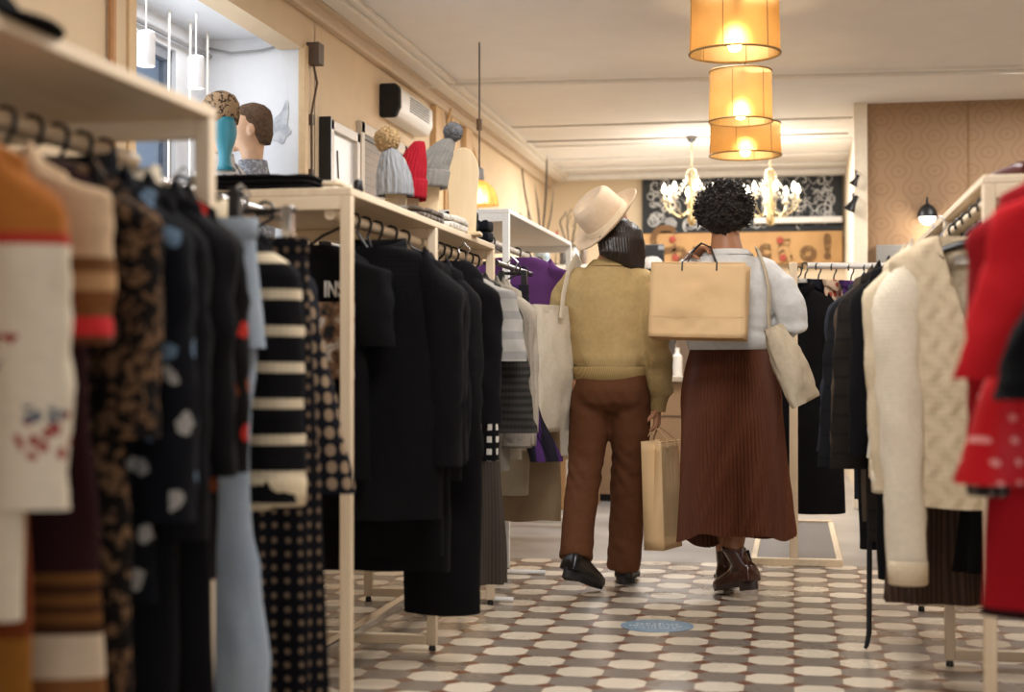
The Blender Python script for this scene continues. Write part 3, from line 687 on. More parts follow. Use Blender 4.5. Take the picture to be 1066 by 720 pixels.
# --- right rack
CUR_RAIL[0] = .50
GRP[0] = 'the right rack'
RZ4 = 1.385; N4 = 1.31
def t4(label, name, Y, mat, X=.5, neck=N4, **k): return top(label, name, name, (X, Y, neck), RZ4, mat, **k)
lbl = plain('woven_label', '#e8e4da', .7)
c1 = t4('cream cable knit cardigan with V neck first on the right rack', 'cardigan', 4.18, F_cable, X=.455, w=.40, hem=.40, L=.72, SL=.88, seed=71, vneck=.28, drop=.0, th=.05, r0=.07, r1=.05, out=-.03, yoff=-.06, sleeve_mat=F_cream2, cuff=F_cream, slope=.06, hang='pale wooden hanger')
MB().bb(-.03, .03, .028, .031, -.075, -.05).build('label_tag', lbl, c1)
t4('ivory ribbed sweater second on the right rack with long drooping sleeve', 'sweater', 4.36, F_cream, X=.45, w=.40, L=.70, SL=.66, seed=72, th=.045, r0=.075, r1=.055, out=-.01, cuff=F_cream2, slope=.06)
t4('beige fine knit jumper third on the right rack', 'jumper', 4.56, fabric('beige_fine', '#c8b392', knit=120), X=.475, w=.42, L=.62, SL=.64, seed=73, th=.045, r0=.075, r1=.055, out=.0, cuff=F_cream, slope=.06)
t4('off white lace blouse fourth on the right rack', 'blouse', 4.74, fabric('off_white', '#d8d0c2'), X=.50, w=.44, L=.66, SL=.6, seed=74, th=.045)
t4('black long coat hanging low in the right rack behind the cream knits', 'coat', 4.92, F_black, X=.47, w=.46, L=1.02, SL=.6, seed=75, th=.05, out=.03)
t4('dark brown quilted jacket on the right rack', 'jacket', 5.14, fabric('dark_brown_quilt', '#201a16', 'stripes', '#151210', scale=16, thr=.85), X=.45, w=.46, L=.92, SL=.66, seed=76, th=.055, r0=.08, r1=.065, out=.05, collar=F_black)
t4('taupe wool jacket with pale buttoned cuff on the right rack', 'jacket', 5.34, fabric('taupe_wool', '#4f4337', knit=90), X=.44, w=.46, L=.88, SL=.64, seed=77, th=.05, out=.05)
t4('charcoal padded coat seventh on the right rack', 'coat', 5.54, fabric('charcoal_pad', '#17171a', 'stripes', '#101013', scale=12, thr=.88), X=.44, w=.46, L=1.0, SL=.68, seed=78, th=.055, r0=.085, r1=.07, out=.07)
t4('blue grey denim jacket farthest on the right rack', 'jacket', 5.78, fabric('blue_grey', '#2c3039'), X=.43, w=.46, L=.84, SL=.64, seed=79, th=.05, r0=.08, r1=.065, out=.06)
skirt('dark brown pleated skirt below the cream cardigan sleeve', (.43, 4.68, .82), RZ4, fabric('brown_pleat', '#4b3a30', 'vstripes', '#382a23', scale=60, thr=.5), w=.25, hem=.32, L=.56, pleats=30, seed=80)
skirt('short black skirt low on the right rack beside the wooden leg', (.66, 4.55, .80), RZ4, F_black, w=.3, hem=.4, L=.43, seed=81)
bt = MB().tube([(.25, 5.27, .85), (.25, 5.27, .62), (.251, 5.27, .3), (.249, 5.27, .06), (.242, 5.27, .02), (.236, 5.265, .008)], [.009, .009, .009, .009, .008, .006], 8, flat=.5)
o = bt.build('belt', M_blk2); tag(o, 'thin black belt trailing to the floor under the black coat', 'belt')

CUR_RAIL[0] = .62
GRP[0] = 'the right edge rail'
# --- foreground red outfit, right edge
g = thing('rail_stand', 'dark clothes rail stand at the right edge behind the red jacket', 'clothes rail', (.62, 2.75, 0))
MB().tube([(0, -.56, 1.42), (0, .45, 1.42)], .014, 10).build('rail', M_chrome, g)
for y in (-.55, .43):
    MB().tube([(0.2, y, .02), (0.2, y, 1.42), (0, y, 1.42)], .012, 10).build('post', M_chrome, g); MB().tube([(0, y, .014), (.4, y, .014)], .014, 10).build('foot', M_chrome, g)
def t5(label, name, Y, mat, X, neck, **k): return top(label, name, name, (X, Y, neck), 1.42, mat, **k)
t5('bright red wool jacket with wide sleeve at the right edge', 'jacket', 2.5, F_red, .545, 1.325, w=.30, hem=.38, L=.45, SL=.33, seed=91, th=.05, r0=.075, r1=.08, out=.075, slope=.09, fold=.02, them=.07)
t5('red tunic with pale beads under the red jacket', 'tunic', 2.66, F_redseq, .545, 1.2, w=.40, hem=.56, L=.43, SL=.3, seed=92, th=.06, sl=(0, 0), them=.09, fold=.022, slope=.09)
t5('deep red long dress with black trim behind the red jacket', 'dress', 2.82, fabric('deep_red_bands', '#8d0f18', 'bands', bands=[(0, '#8d0f18'), (.58, '#98101a'), (.78, '#2a0c0e'), (.86, '#8d0f18')]), .575, 1.32, w=.42, hem=.5, L=.80, SL=.55, seed=93, th=.06, them=.08, cuff=fabric('black_bead_cuff', '#2b2626', 'dots', '#8a7f74', scale=60, thr=.25))
trousers('dark red velvet trousers hanging at the right edge', (.60, 2.95, .93), 1.42, fabric('dark_red_velvet', '#7c0d16'), w=.36, L=.9, seed=94, legw=.19)
top('black jacket over the red jacket at the right edge', 'jacket', 'jacket', (.585, 2.36, 1.17), 1.42, F_black, w=.34, hem=.30, L=.28, SL=.20, seed=95, th=.04, r0=.07, r1=.06, out=.075, slope=.10)

CUR_RAIL[0] = None
GRP[0] = 'the end stands'
# --- coat and small things at the end
top('long black coat facing us on the white T stand', 'coat', 'coat', (.0, 7.62, 1.335), 1.44, F_black2, w=.46, hem=.50, L=1.1, SL=.66, seed=101, slope=.085, th=.06, collar=F_black, r0=.08, r1=.065, out=.03, them=.08)
top('second black coat behind the front one on the white T stand', 'coat', 'coat', (.02, 7.86, 1.33), 1.44, F_black, w=.44, hem=.46, L=1.0, SL=.6, seed=102, th=.055)
small = [(838, 'white frilly top hanging on the low white rail', '#d9d3ca', None), (852, 'black and white vest on the low white rail', '#22232c', None), (868, 'peach slip with red flowers on the low white rail', '#d9bfa5', '#b3513f'),
         (886, 'purple patterned top with yellow edge on the low white rail', '#4a2f63', '#8c6a9a'), (902, 'cream lace camisole on the low white rail', '#d9cbb5', None), (918, 'grey vest on the low white rail near the partition', '#9a958e', None)]
for i, (px, l, c, c2) in enumerate(small):
    q = ay(px, 290, 7.75)
    m = fabric('small_'+str(i), c, 'floral' if c2 else 'plain', c2, scale=30, thr=.35)
    top(l, 'vest', 'vest', (q.x, 7.75, 1.395-.004*i), 1.452-.003*i, m, w=.12, hem=.12, L=.30, th=.018, sl=(0, 0), seed=110+i, rz=.85, slope=.03, fold=.01)

# ------------------------------------------------------------------ things on the shelves
def folded(label, name, cat, loc, size, mat, seed, rz=0, layers=3, sag=.012):
    g = thing(name, label, cat, loc, rz); sx_, sy_, sz_ = size
    h = sz_/layers
    for k in range(layers):
        rings = []; n = 40
        for (z, s) in ((0.0, .94), (.2, 1.0), (.8, 1.0), (1.0, .95), (1.02, .5), (1.0, .05)):
            r = []
            for j in range(n):
                x, y = sup(2*PI*j/n, 5); q = .94+.06*nz(j*.35, k*5, seed)
                r.append((x*sx_/2*s*q, y*sy_/2*s*q, k*h+z*h*.98+sag*nz(x*2+seed, y*2, k)*(.3 if z < .5 else 1)*(1 if k == layers-1 else .15)))
            rings.append(r)
        mb = MB().loft(rings, (True, True)); mb.build('fold' if k < layers-1 else 'top_fold', mat, g, sub=1, angle=180)
    return g
folded('black folded sweater lying on the near end of the hat rack', 'folded_sweater', 'sweater', (-1.50, 4.10, 1.452), (.40, .20, .045), F_black2, 3)
folded('crumpled white knit peeping out beside the black folded sweater', 'folded_knit', 'knitwear', (-1.275, 4.17, 1.452), (.06, .22, .03), F_cream2, 5, layers=2)
folded('pale folded scarf behind the black folded sweater', 'folded_scarf', 'scarf', (-1.55, 4.34, 1.452), (.34, .16, .065), fabric('pale_scarf', '#cfc6ba', knit=60), 9)
MBx = MB().lathe([(.001, 0), (.014, 0), (.016, .006), (.013, .03), (.009, .036), (.001, .037)], (0, 0, 0), 16)
o = MBx.build('knob', M_blk); o.location = (-1.205, 4.12, 1.451); tag(o, 'small black knob standing at the corner of the hat rack shelf', 'knob')
# hat display boards with beanies
def board(px, Y, h, w, label, tilt=0, X=None):
    q = ay(px, 220, Y); g = thing('hat_board', label, 'hat stand', (q.x, Y, 1.45), .12, 'plywood hat boards')
    pts = []
    for i in range(40):
        a = 2*PI*i/40; z = h*.55+h*.45*math.sin(a); k = w/2*(1 if z > h*.3 else .82+.6*(z/h)**1)
        pts.append((k*math.cos(a)*(1-.0*a), z))
    # tall rounded head outline with a straight neck
    out = [(-w*.40, .0), (w*.40, .0), (w*.44, h*.35)]
    for i in range(17):
        a = -.25+(PI+.5)*i/16; out.append((w/2*math.cos(a), h*.72+h*.28*math.sin(a)))
    out.append((-w*.44, h*.35))
    MB().loft([[(x, y, z) for x, z in out] for y in (-.009, .009)]).build('board', M_ply, g, bevel=.003, angle=30)
    MB().bb(-.07, .07, -.05, .05, 0, .014).build('base', M_ply, g, bevel=.003)
    return q
board(482, 5.60, .335, .12, 'rounded plywood hat board standing bare beside the grey pompom beanie')
board(446, 5.42, .24, .085, 'plywood hat board under the grey pompom beanie')
board(425, 5.2, .24, .085, 'plywood hat board under the red beanie')
board(412, 5.03, .24, .085, 'plywood hat board under the pale grey striped beanie')
def beanie(label, px, py, Y, w, h, lean, mat, pommat=None, cuff=True, ribs=26, pomr=.03, cuffmat=None):
    q = ay(px, py, Y); g = thing('beanie', label, 'beanie', q, .12, 'beanies on the hat boards'); g.rotation_euler = (0, 0, .12)
    def at(v, a, k=1):
        r = math.cos(max(0, v-.12)/.88*PI/2*.96)**.55 if v > .12 else 1.0
        rib = 1+.045*math.cos(ribs*a)
        return Vector((math.cos(a)*w/2*r*k*rib+lean*v**1.7*h, math.sin(a)*.07*r*k*rib, h*v))
    rings = [[at(0, 2*PI*j/104, .93) for j in range(104)]]
    for i in range(20):
        v = .97*i/19; rings.append([at(v, 2*PI*j/104)+Vector((.006*nz(j*.08, v*6, px), .004*nz(j*.08, v*6, px+9), 0)) for j in range(104)])
    MB().loft(rings, (False, True)).build('crown', mat, g, angle=180)
    if cuff:
        rr = []
        for z, k in ((-.005, .97), (-.012, 1.06), (.0, 1.1), (h*.26, 1.1), (h*.30, 1.05), (h*.28, .97)):
            rr.append([Vector((math.cos(2*PI*j/104)*w/2*k*(1+.03*math.cos(ribs*2*PI*j/104))+lean*max(0, z/h)**1.7*h, math.sin(2*PI*j/104)*.07*k*(1+.03*math.cos(ribs*2*PI*j/104)), z)) for j in range(104)])
        MB().loft(rr, (False, False)).build('cuff', cuffmat or mat, g, angle=180)
    if pommat:
        bm = bmesh.new(); bmesh.ops.create_icosphere(bm, subdivisions=5, radius=1)
        for v in bm.verts:
            d = v.co.normalized(); v.co = d*pomr*(1+.22*noise.noise(d*9)+.14*noise.noise(d*22))
        me = bpy.data.meshes.new('pompom'); bm.to_mesh(me); bm.free()
        p_ = link_mesh('pompom', me, pommat, g, angle=180); p_.location = at(.98, 0)*1+Vector((0, 0, pomr*.7)); p_.location.x = lean*h+(.01 if lean > 0 else -.01); 
    return g
beanie('pale grey ribbed beanie with beige pompom, nearest on the hat boards', 411, 204, 4.97, .125, .165, -.10, fabric('pale_grey_rib', '#9a9c9f', 'vstripes', '#84868b', scale=70, thr=.6), fabric('beige_fur', '#b99a70', var=.3), ribs=18, pomr=.042, cuff=False)
beanie('red knitted beanie between the two grey beanies', 425, 205, 5.16, .115, .20, .2, fabric('red_knit', '#a01c2a', knit=110), None, ribs=22)
beanie('grey ribbed beanie with grey pompom beside the bare hat board', 444, 193, 5.40, .14, .175, .5, fabric('grey_knit', '#8b8883', knit=90), fabric('grey_fur', '#7a7a7c', var=.3), ribs=22, pomr=.034)
folded('brown and grey scarf crumpled at the foot of the hat boards', 'folded_scarf', 'scarf', (-1.27, 5.02, 1.452), (.16, .42, .04), fabric('brown_grey_scarf', '#5a5048', 'leopard', '#8f8a84', scale=26), 13, layers=2, sag=.02)
folded('white patterned folded cloth on the hat rack shelf', 'folded_cloth', 'cloth', (-1.235, 5.42, 1.452), (.09, .36, .055), fabric('white_print', '#dcd8cf', 'floral', '#b9b3a6', scale=40, thr=.3), 17, layers=2, sag=.018)
folded('black folded garment beside the bare hat board', 'folded_garment', 'clothes', (-1.265, 5.74, 1.452), (.13, .16, .10), F_black, 21, layers=3, sag=.02)
folded('dark blue black folded garment at the far end of the hat rack', 'folded_garment', 'clothes', (-1.225, 5.93, 1.452), (.09, .14, .08), F_navy, 22, layers=2, sag=.02)
# black hat lying on the first rack
g = thing('felt_hat', 'black felt hat lying on the first rack shelf near the top left', 'hat', (-1.2, 2.02, 1.456), .3)
MB().lathe([(.001, .002), (.15, .0), (.155, .004), (.15, .009), (.09, .014), (.001, .014)], (0, 0, 0), 40).build('brim', F_black, g)
MB().lathe([(.092, .008), (.09, .035), (.078, .05), (.04, .046), (.001, .05)], (0, 0, 0), 32, caps=(True, True)).build('crown', F_black, g)
g = thing('shoe', 'dark red shoe lying on top of the right rack', 'shoe', (.56, 4.25, 1.452), .4)
rings = []
for i in range(11):
    v = i/10; wv = .034*math.sin(PI*(.12+.80*v))**.6; hv = .05*(1-.55*v)*(1 if v > .05 else .8)
    rings.append([(math.cos(2*PI*j/16)*wv, -.11+.22*v, max(.004, hv*(.5+.5*math.sin(2*PI*j/16))+.004)) for j in range(16)])
MB().loft(rings).build('upper', plain('oxblood', '#4a1a18', .4), g); MB().loft([[(x*1.05, y*1.03, z_) for x, y, z in [(math.cos(2*PI*j/24)*.034, math.sin(2*PI*j/24)*.112, 0) for j in range(24)]] for z_ in (0, .006)]).build('sole', M_blk, g)
# grey panel box behind
q = ay(937, 264, 10.3)
o = MB().bb(-.15, .15, 0, .055, -.06, .06).build('panel_box', plain('panel_grey', '#8d8a85', .6), bevel=.004); o.location = (q.x, 10.302, q.z); tag(o, 'grey metal panel box low on the patterned wallpaper', 'panel box')

# ------------------------------------------------------------------ window bay contents
M_manskin = plain('mannequin_skin', '#c49a78', .5)
def head_rings(s=1.0):
    # local: +y is the face
    return [(0, -.005, -.16, .052, .052), (0, -.004, -.10, .048, .052), (0, .0, -.06, .05, .06), (0, .012, -.02, .056, .078), (0, .012, .02, .066, .09), (0, .006, .06, .072, .098), (0, .0, .10, .073, .098), (0, -.004, .135, .064, .086), (0, -.006, .16, .042, .056), (0, -.006, .172, .015, .02)]
def head_parts(mb, M=Matrix(), n=24):
    b = MB().ell(head_rings(), n)
    b.ball((0, .085, -.05), .022, sc=(1.1, .9, .8))                       # chin
    b.tube([(0, .092, .055), (0, .108, .025), (0, .116, .008)], [.008, .012, .015], 8, round_=True)  # nose
    b.ball((0, .097, -.022), .013, sc=(1.7, .7, .55))                       # lips
    for s in (-1, 1):
        b.ball((s*.075, -.012, .03), .03, sc=(.28, .6, 1)); b.ball((s*.03, .088, .045), .012, sc=(1.2, .5, .7))
        b.ball((s*.03, .09, .068), .014, sc=(1.5, .5, .4))
    k = len(mb.v); mb.v.extend(M @ v for v in b.v); mb.f.extend([[i+k for i in f] for f in b.f])
def mannequin(label, loc, rz, hairmat, collarmat, scarf=None, cap=None, sc=.88, base=-.93):
    g = thing('mannequin_bust', label, 'mannequin', loc, rz); g.scale = (sc, sc, sc)
    mb = MB(); head_parts(mb)
    mb.ell([(0, -.02, -.62, .10, .07), (0, -.02, -.45, .11, .08), (0, -.02, -.3, .12, .085), (0, -.015, -.22, .115, .075), (0, -.01, -.18, .09, .065), (0, -.005, -.12, .05, .052)], 28)
    link_mesh('bust', voxel(mb, 'bust', .007, 5), M_manskin, g, angle=180)
    if hairmat:
        h = MB().ell([(0, -.058, -.03, .04, .035), (0, -.042, .02, .066, .064), (0, -.028, .05, .0745, .076), (0, -.014, .08, .0755, .091), (0, -.007, .11, .0745, .096), (0, -.007, .138, .065, .086), (0, -.007, .163, .043, .057), (0, -.007, .175, .014, .018)], 28)
        h.build('hair', hairmat, g, angle=180)
    if collarmat:
        MB().ell([(0, -.02, -.62, .115, .085), (0, -.02, -.45, .125, .095), (0, -.02, -.3, .135, .10), (0, -.015, -.215, .13, .09), (0, -.01, -.175, .10, .08), (0, -.008, -.15, .075, .075), (0, -.006, -.11, .066, .07), (0, -.006, -.115, .058, .062)], 32, caps=(True, False)).build('clothing', collarmat, g, angle=180)
    if cap:
        MB().ell([(0, -.01, .04, .088, .108), (0, -.012, .09, .098, .12), (0, -.02, .14, .092, .115), (0, -.03, .175, .07, .09), (0, -.035, .195, .03, .04)], 32).build('turban', cap, g, angle=180)
    if scarf:
        rr = []
        for i in range(14):
            v = i/13; rr.append([(math.cos(2*PI*j/20)*(.045+.015*math.sin(v*6))+.012, -.085-.02*v+math.sin(2*PI*j/20)*.04, .06-.26*v) for j in range(20)])
        MB().loft(rr).build('scarf', scarf, g, angle=180)
    MB().lathe([(.001, base), (.08, base), (.08, base+.012), (.016, base+.02), (.016, -.6), (.001, -.6)], (0, -.02, 0), 24).build('stand', M_chrome, g)
    return g
q = ax(262, 144, -2.41)
mannequin('male mannequin bust with cropped brown hair in the window bay', (-2.41, q.y, q.z+.0), 1.75, fabric('cropped_hair', '#5e4a3a', var=.25), fabric('grey_marl', '#75757a', 'leopard', '#9a9a9d', scale=50), sc=.92, base=-(q.z-1.205)/.92)
q2 = ax(229, 140, -2.46)
mannequin('mannequin head with leopard turban and teal scarf in the window bay', (-2.46, q2.y, q2.z+.01), .5, None, fabric('bay_floral', '#b9b3ac', 'floral', '#6d6a72', scale=20), plain('teal_silk', '#146a78', .45), fabric('leopard_turban', '#8d7357', 'leopard', '#332820', scale=46), base=-(q2.z+.01-1.205)/.88)
for nm, px, py, Xb in (('nearer', 152, 56, -2.56), ('farther', 204, 80, -2.56)):
    q = ax(px, py, Xb)
    g = thing('pendant_spot', f'white cylinder spot lamp hanging in the bay, the {nm} one', 'lamp', (Xb, q.y, q.z), group='spot lamps in the window bay')
    MB().lathe([(.034, -.05), (.036, -.05), (.036, .085), (.03, .092), (.001, .094)], (0, 0, 0), 28, caps=(False, True)).build('housing', plain('lamp_white', '#dcdde0', .4), g)
    MB().lathe([(.001, -.046), (.034, -.046), (.034, -.044), (.001, -.044)], (0, 0, 0), 24).build('bulb', emit('lamp_glow', '#fff6e6', 4), g)
    MB().tube([(0, 0, .09), (0, 0, 2.5-q.z)], .004, 6).build('cord', M_white, g)
for i, px in enumerate((176, 198, 216)):
    q = ax(px, 60, -2.66); 
    o = MB().tube([(0, 0, 1.2), (0, 0, 2.5)], .006, 8).build('hanging_rod', M_white); o.location = (-2.66, q.y, 0)
    tag(o, ('nearest thin white rod standing in the window bay', 'middle thin white rod standing in the window bay', 'farthest thin white rod in the window bay, before the corner')[i], 'rod', 'white rods in the window bay')
q = ay(290, 137, 6.79)
t = NT('flower_print'); t.base(t.ramp(t.noise(14, 3), [(.35, '#8f95a0'), (.6, '#cdd0d5')]))
mb = MB()
pts = [(.05*math.cos(2*PI*i/40)*(1+.18*math.cos(5*2*PI*i/40))+.03*max(0, math.sin(2*PI*i/40))**3, (.05+.06*max(0, math.sin(2*PI*i/40)+.1)**4)*math.sin(2*PI*i/40)*(1+.18*math.cos(5*2*PI*i/40))) for i in range(40)]
mb.loft([[(x, y, z) for x, z in pts] for y in (-.004, 0)]); o = mb.build('wall_decal', t.m); o.location = (q.x, 6.799, q.z); tag(o, 'grey flower decal on the white bay wall', 'decal')

# ------------------------------------------------------------------ lamps
t = NT('parchment_shade'); t.set(Roughness=.7); nn = t.noise(9, 4)
c_ = t.mix(nn, '#b98d54', '#cfaa72')
tr = t.node('ShaderNodeBsdfTranslucent'); t.link(c_, tr.inputs[0]); df = t.node('ShaderNodeBsdfDiffuse'); t.link(c_, df.inputs[0])
mx = t.node('ShaderNodeMixShader', i_Fac=.62); t.link(df.outputs[0], mx.inputs[1]); t.link(tr.outputs[0], mx.inputs[2])
tp_ = t.node('ShaderNodeBsdfRefraction', i_IOR=1.35, i_Roughness=.6); t.link(c_, tp_.inputs['Color']); mx2 = t.node('ShaderNodeMixShader', i_Fac=.4); t.link(mx.outputs[0], mx2.inputs[1]); t.link(tp_.outputs[0], mx2.inputs[2])
t.link(mx2.outputs[0], t.n['Material Output'].inputs['Surface']); M_shade = t.m
M_bulb = emit('warm_bulb', '#ffd9a0', 60); M_rim = plain('shade_trim', '#7a5a2a', .6)
def point(name, loc, e, c=(1, .84, .62), r=.03):
    l = bpy.data.lights.new(name, 'POINT'); l.energy = e; l.color = c; l.shadow_soft_size = r
    o = bpy.data.objects.new(name, l); C.objects.link(o); o.location = loc; return o
def drum(label, loc, r, h, e):
    g = thing('drum_pendant', label, 'pendant lamp', loc, 0, 'drum pendant lamps over the aisle')
    n = 64
    MB().loft([[(math.cos(2*PI*j/n)*r*k, math.sin(2*PI*j/n)*r*k, z) for j in range(n)] for z, k in ((0, 1), (h*.33, .985), (h*.66, .975), (h, .97))], (False, False)).build('shade', M_shade, g)
    for z, k in ((0, 1), (h, .97)):
        MB().tube([(math.cos(2*PI*j/48)*r*k, math.sin(2*PI*j/48)*r*k, z) for j in range(49)], .0045, 6).build('trim_ring', M_rim, g)
    for j in range(6): 
        a = 2*PI*j/6+.3; MB().tube([(math.cos(a)*r*1.002, math.sin(a)*r*1.002, 0), (math.cos(a)*r*.972, math.sin(a)*r*.972, h)], .0022, 5).build('seam', M_rim, g)
    sp = MB()
    for j in range(3): a = 2*PI*j/3; sp.tube([(0, 0, h-.02), (math.cos(a)*r*.97, math.sin(a)*r*.97, h-.01)], .003, 5)
    sp.build('spider', M_chrome, g)
    MB().tube([(0, 0, h-.09), (0, 0, h-.01)], .018, 12).build('socket', M_blk, g)
    MB().lathe([(.001, h*.22-.045), (.02, h*.22-.038), (.03, h*.22-.012), (.026, h*.22+.015), (.013, h*.22+.04), (.001, h*.22+.042)], (0, 0, 0), 20).build('bulb', M_bulb, g)
    MB().tube([(0, 0, h-.02), (0, 0, CZ-loc[2])], .004, 6).build('cord', M_blk, g)
    MB().lathe([(.001, CZ-loc[2]), (.05, CZ-loc[2]), (.05, CZ-loc[2]-.02), (.02, CZ-loc[2]-.035), (.001, CZ-loc[2]-.035)], (0, 0, 0), 20).build('canopy', M_white, g)
    point('drum_light', (loc[0], loc[1], loc[2]+h*.17), e, r=.03)
drum('nearest and largest looking drum pendant lamp with amber shade', (-.215, 5.76, 2.135), .170, .235, 19)
drum('middle drum pendant lamp with the narrow amber shade', (-.247, 7.35, 2.13), .152, .24, 15)
drum('farthest drum pendant lamp with the wide low amber shade', (-.262, 8.56, 2.13), .200, .175, 20)
# wicker bell lamp
q = ay(499, 205, 8.0)
def bell():
    g = thing('bell_pendant', 'glowing ribbed bell lamp hanging behind the bare hat board', 'pendant lamp', (q.x, 8.0, q.z))
    prof = [(.105, -.045), (.10, -.02), (.09, .02), (.07, .055), (.04, .08), (.022, .09)]
    n = 72; rr = [[(math.cos(2*PI*j/n)*r*(1+.03*math.cos(12*2*PI*j/n)), math.sin(2*PI*j/n)*r*(1+.03*math.cos(12*2*PI*j/n)), z) for j in range(n)] for r, z in prof]
    MB().loft(rr, (False, False)).build('shade', M_shade, g)
    MB().lathe([(.001, -.03), (.02, -.02), (.024, 0), (.012, .03), (.001, .035)], (0, 0, 0), 16).build('bulb', M_bulb, g)
    MB().lathe([(.024, .088), (.028, .095), (.024, .15), (.008, .16), (.001, .16)], (0, 0, 0), 16).build('socket_cap', plain('cap_grey', '#8d8f94', .4), g)
    MB().tube([(0, 0, .15), (0, 0, CZ-q.z)], .004, 6).build('cord', M_blk, g)
    MB().lathe([(.001, .36), (.016, .36), (.016, .42), (.001, .42)], (0, 0, 0), 12).build('dimmer', plain('dimmer_brown', '#6b5236', .5), g)
    point('bell_light', (q.x, 8.0, q.z-.02), 1.6)
bell()
def chandelier(label, px, pcy, Y):
    q = ay(px, pcy, Y); g = thing('chandelier', label, 'chandelier', (q.x, Y, q.z), 0, 'crystal chandeliers')
    top = CZ-q.z
    MB().tube([(0, 0, .22), (0, 0, top)], .006, 8).build('stem', M_brass, g)
    MB().lathe([(.001, top), (.045, top), (.035, top-.03), (.012, top-.05), (.001, top-.05)], (0, 0, 0), 16).build('canopy', M_blk, g)
    MB().lathe([(.001, -.2), (.02, -.19), (.035, -.15), (.018, -.1), (.03, -.03), (.014, .03), (.02, .1), (.04, .2), (.03, .23), (.001, .24)], (0, 0, 0), 18).build('column', M_brass, g)
    gm = NT('crystal_'+str(px)); gm.set(Roughness=.05, IOR=1.45); gm.b.inputs['Transmission Weight'].default_value = .55; gm.base('#f2ead8')
    for k in range(8):
        a = 2*PI*k/8+.2; R = .21; ca, sa = math.cos(a), math.sin(a)
        arm = MB().tube([(ca*.02, sa*.02, -.08), (ca*R*.5, sa*R*.5, -.13), (ca*R*.9, sa*R*.9, -.07), (ca*R, sa*R, -.01)], .0042, 6).build('arm', M_brass, g)
        MB().lathe([(.001, -.012), (.026, -.008), (.03, .004), (.012, .006), (.009, .05), (.001, .05)], (ca*R, sa*R, 0), 12).build('candle', plain('candle_cream', '#e8dfca', .5), arm)
        MB().lathe([(.001, .048), (.014, .056), (.019, .075), (.013, .10), (.001, .125)], (ca*R, sa*R, 0), 12).build('bulb', emit('candle_bulb_'+str(px)+str(k), '#fff1d6', 14), arm)
        st = MB()
        for i in range(9):
            v = i/8; st.ball((ca*(.035+(R-.03)*v**1.5), sa*(.035+(R-.03)*v**1.5), .2-.22*v), .010, 6, 4)
        for i in range(3): st.ball((ca*R, sa*R, -.03-.025*i), .009, 6, 4)
        st.build('crystal_strand', gm.m, g)
    point('chandelier_light', (q.x, Y, q.z+.2), 16, (1, .93, .84), .2)
chandelier('left crystal chandelier glowing before the chalkboard', 720, 208, 11.6)
chandelier('right crystal chandelier glowing before the chalkboard', 802, 208, 11.7)
# wall lamps
q = ay(965, 222, 10.3)
g = thing('wall_lamp', 'white glowing wall lamp on the patterned wallpaper', 'wall lamp', (q.x, 10.355, q.z))
MB().lathe([(.001, 0), (.035, 0), (.035, .012), (.001, .012)], (0, 0, .03), 20, M=Matrix.Rotation(PI/2, 3, 'X')).build('wall_plate', M_blk, g)
MB().tube([(0, 0, .03), (0, -.05, .09), (0, -.09, .10), (0, -.09, .06)], .006, 8).build('arm', M_blk, g)
MB().lathe([(.066, -.03), (.064, -.01), (.055, .02), (.035, .045), (.012, .06), (.001, .062)], (0, -.09, 0), 28, caps=(False, True)).build('shade', plain('shade_black', '#17181a', .4), g)
MB().ball((0, -.09, -.025), .054, 20, 12).build('bulb', emit('globe_glow', '#fff4e2', 6), g)
point('wall_lamp_light', (q.x, 10.2, q.z-.09), 4, (1, .9, .75), .05)
for i, (px, py, l) in enumerate(((888, 211, 'black cone spot lamp pointing left on the passage edge'), (891, 187, 'small black spot lamp above the cone spot on the passage edge'))):
    q = ay(px, py, 10.28); g = thing('spot_lamp', l, 'spot lamp', (q.x, 10.28, q.z))
    k = 1 if i == 0 else .7
    MB().lathe([(.042*k, -.055*k), (.02*k, .0), (.014*k, .05*k), (.001, .055*k)], (0, 0, 0), 20, caps=(False, True), M=Matrix.Rotation(.5, 3, 'Y')).build('cone', M_blk, g)
    MB().tube([(0, 0, .03), (.0, .03, .06), (0, .06, .07)], .006, 6).build('arm', M_blk, g)
    MB().lathe([(.001, 0), (.03*k, .01), (.03*k, .014), (.001, .014)], (-.02*k, 0, -.04*k), 14).build('bulb', plain('bulb_white', '#eee6d6', .4), g)

# ------------------------------------------------------------------ back of the shop
a = ay(668, 182, 13.9); b = ay(877, 240, 13.9)
cxb, czb, wb, hb = (a.x+b.x)/2, (a.z+b.z)/2, b.x-a.x, a.z-b.z
g = thing('chalkboard', 'long chalkboard covered in chalk drawings on the back wall', 'chalkboard', (cxb, 13.95, czb))
t = NT('chalk_slate'); t.set(Roughness=.85); n = t.noise(4, 5)
t.base(t.mix(t.math('MULTIPLY', n, .5), '#1d2023', '#4a4d50'))
MB().bb(-wb/2, wb/2, -.02, .02, -hb/2, hb/2).build('slate', t.m, g, bevel=.004)
M_chalk = plain('chalk', '#c8c8c6', .95)
rs = random.Random(5)
def stroke(pts, r=.006): return MB().tube([(x, -.0225, z) for x, z in pts], r, 5, flat=.5)
ch = MB(); 
def addm(A, B):
    k = len(A.v); A.v.extend(B.v); A.f.extend([[i+k for i in f] for f in B.f])
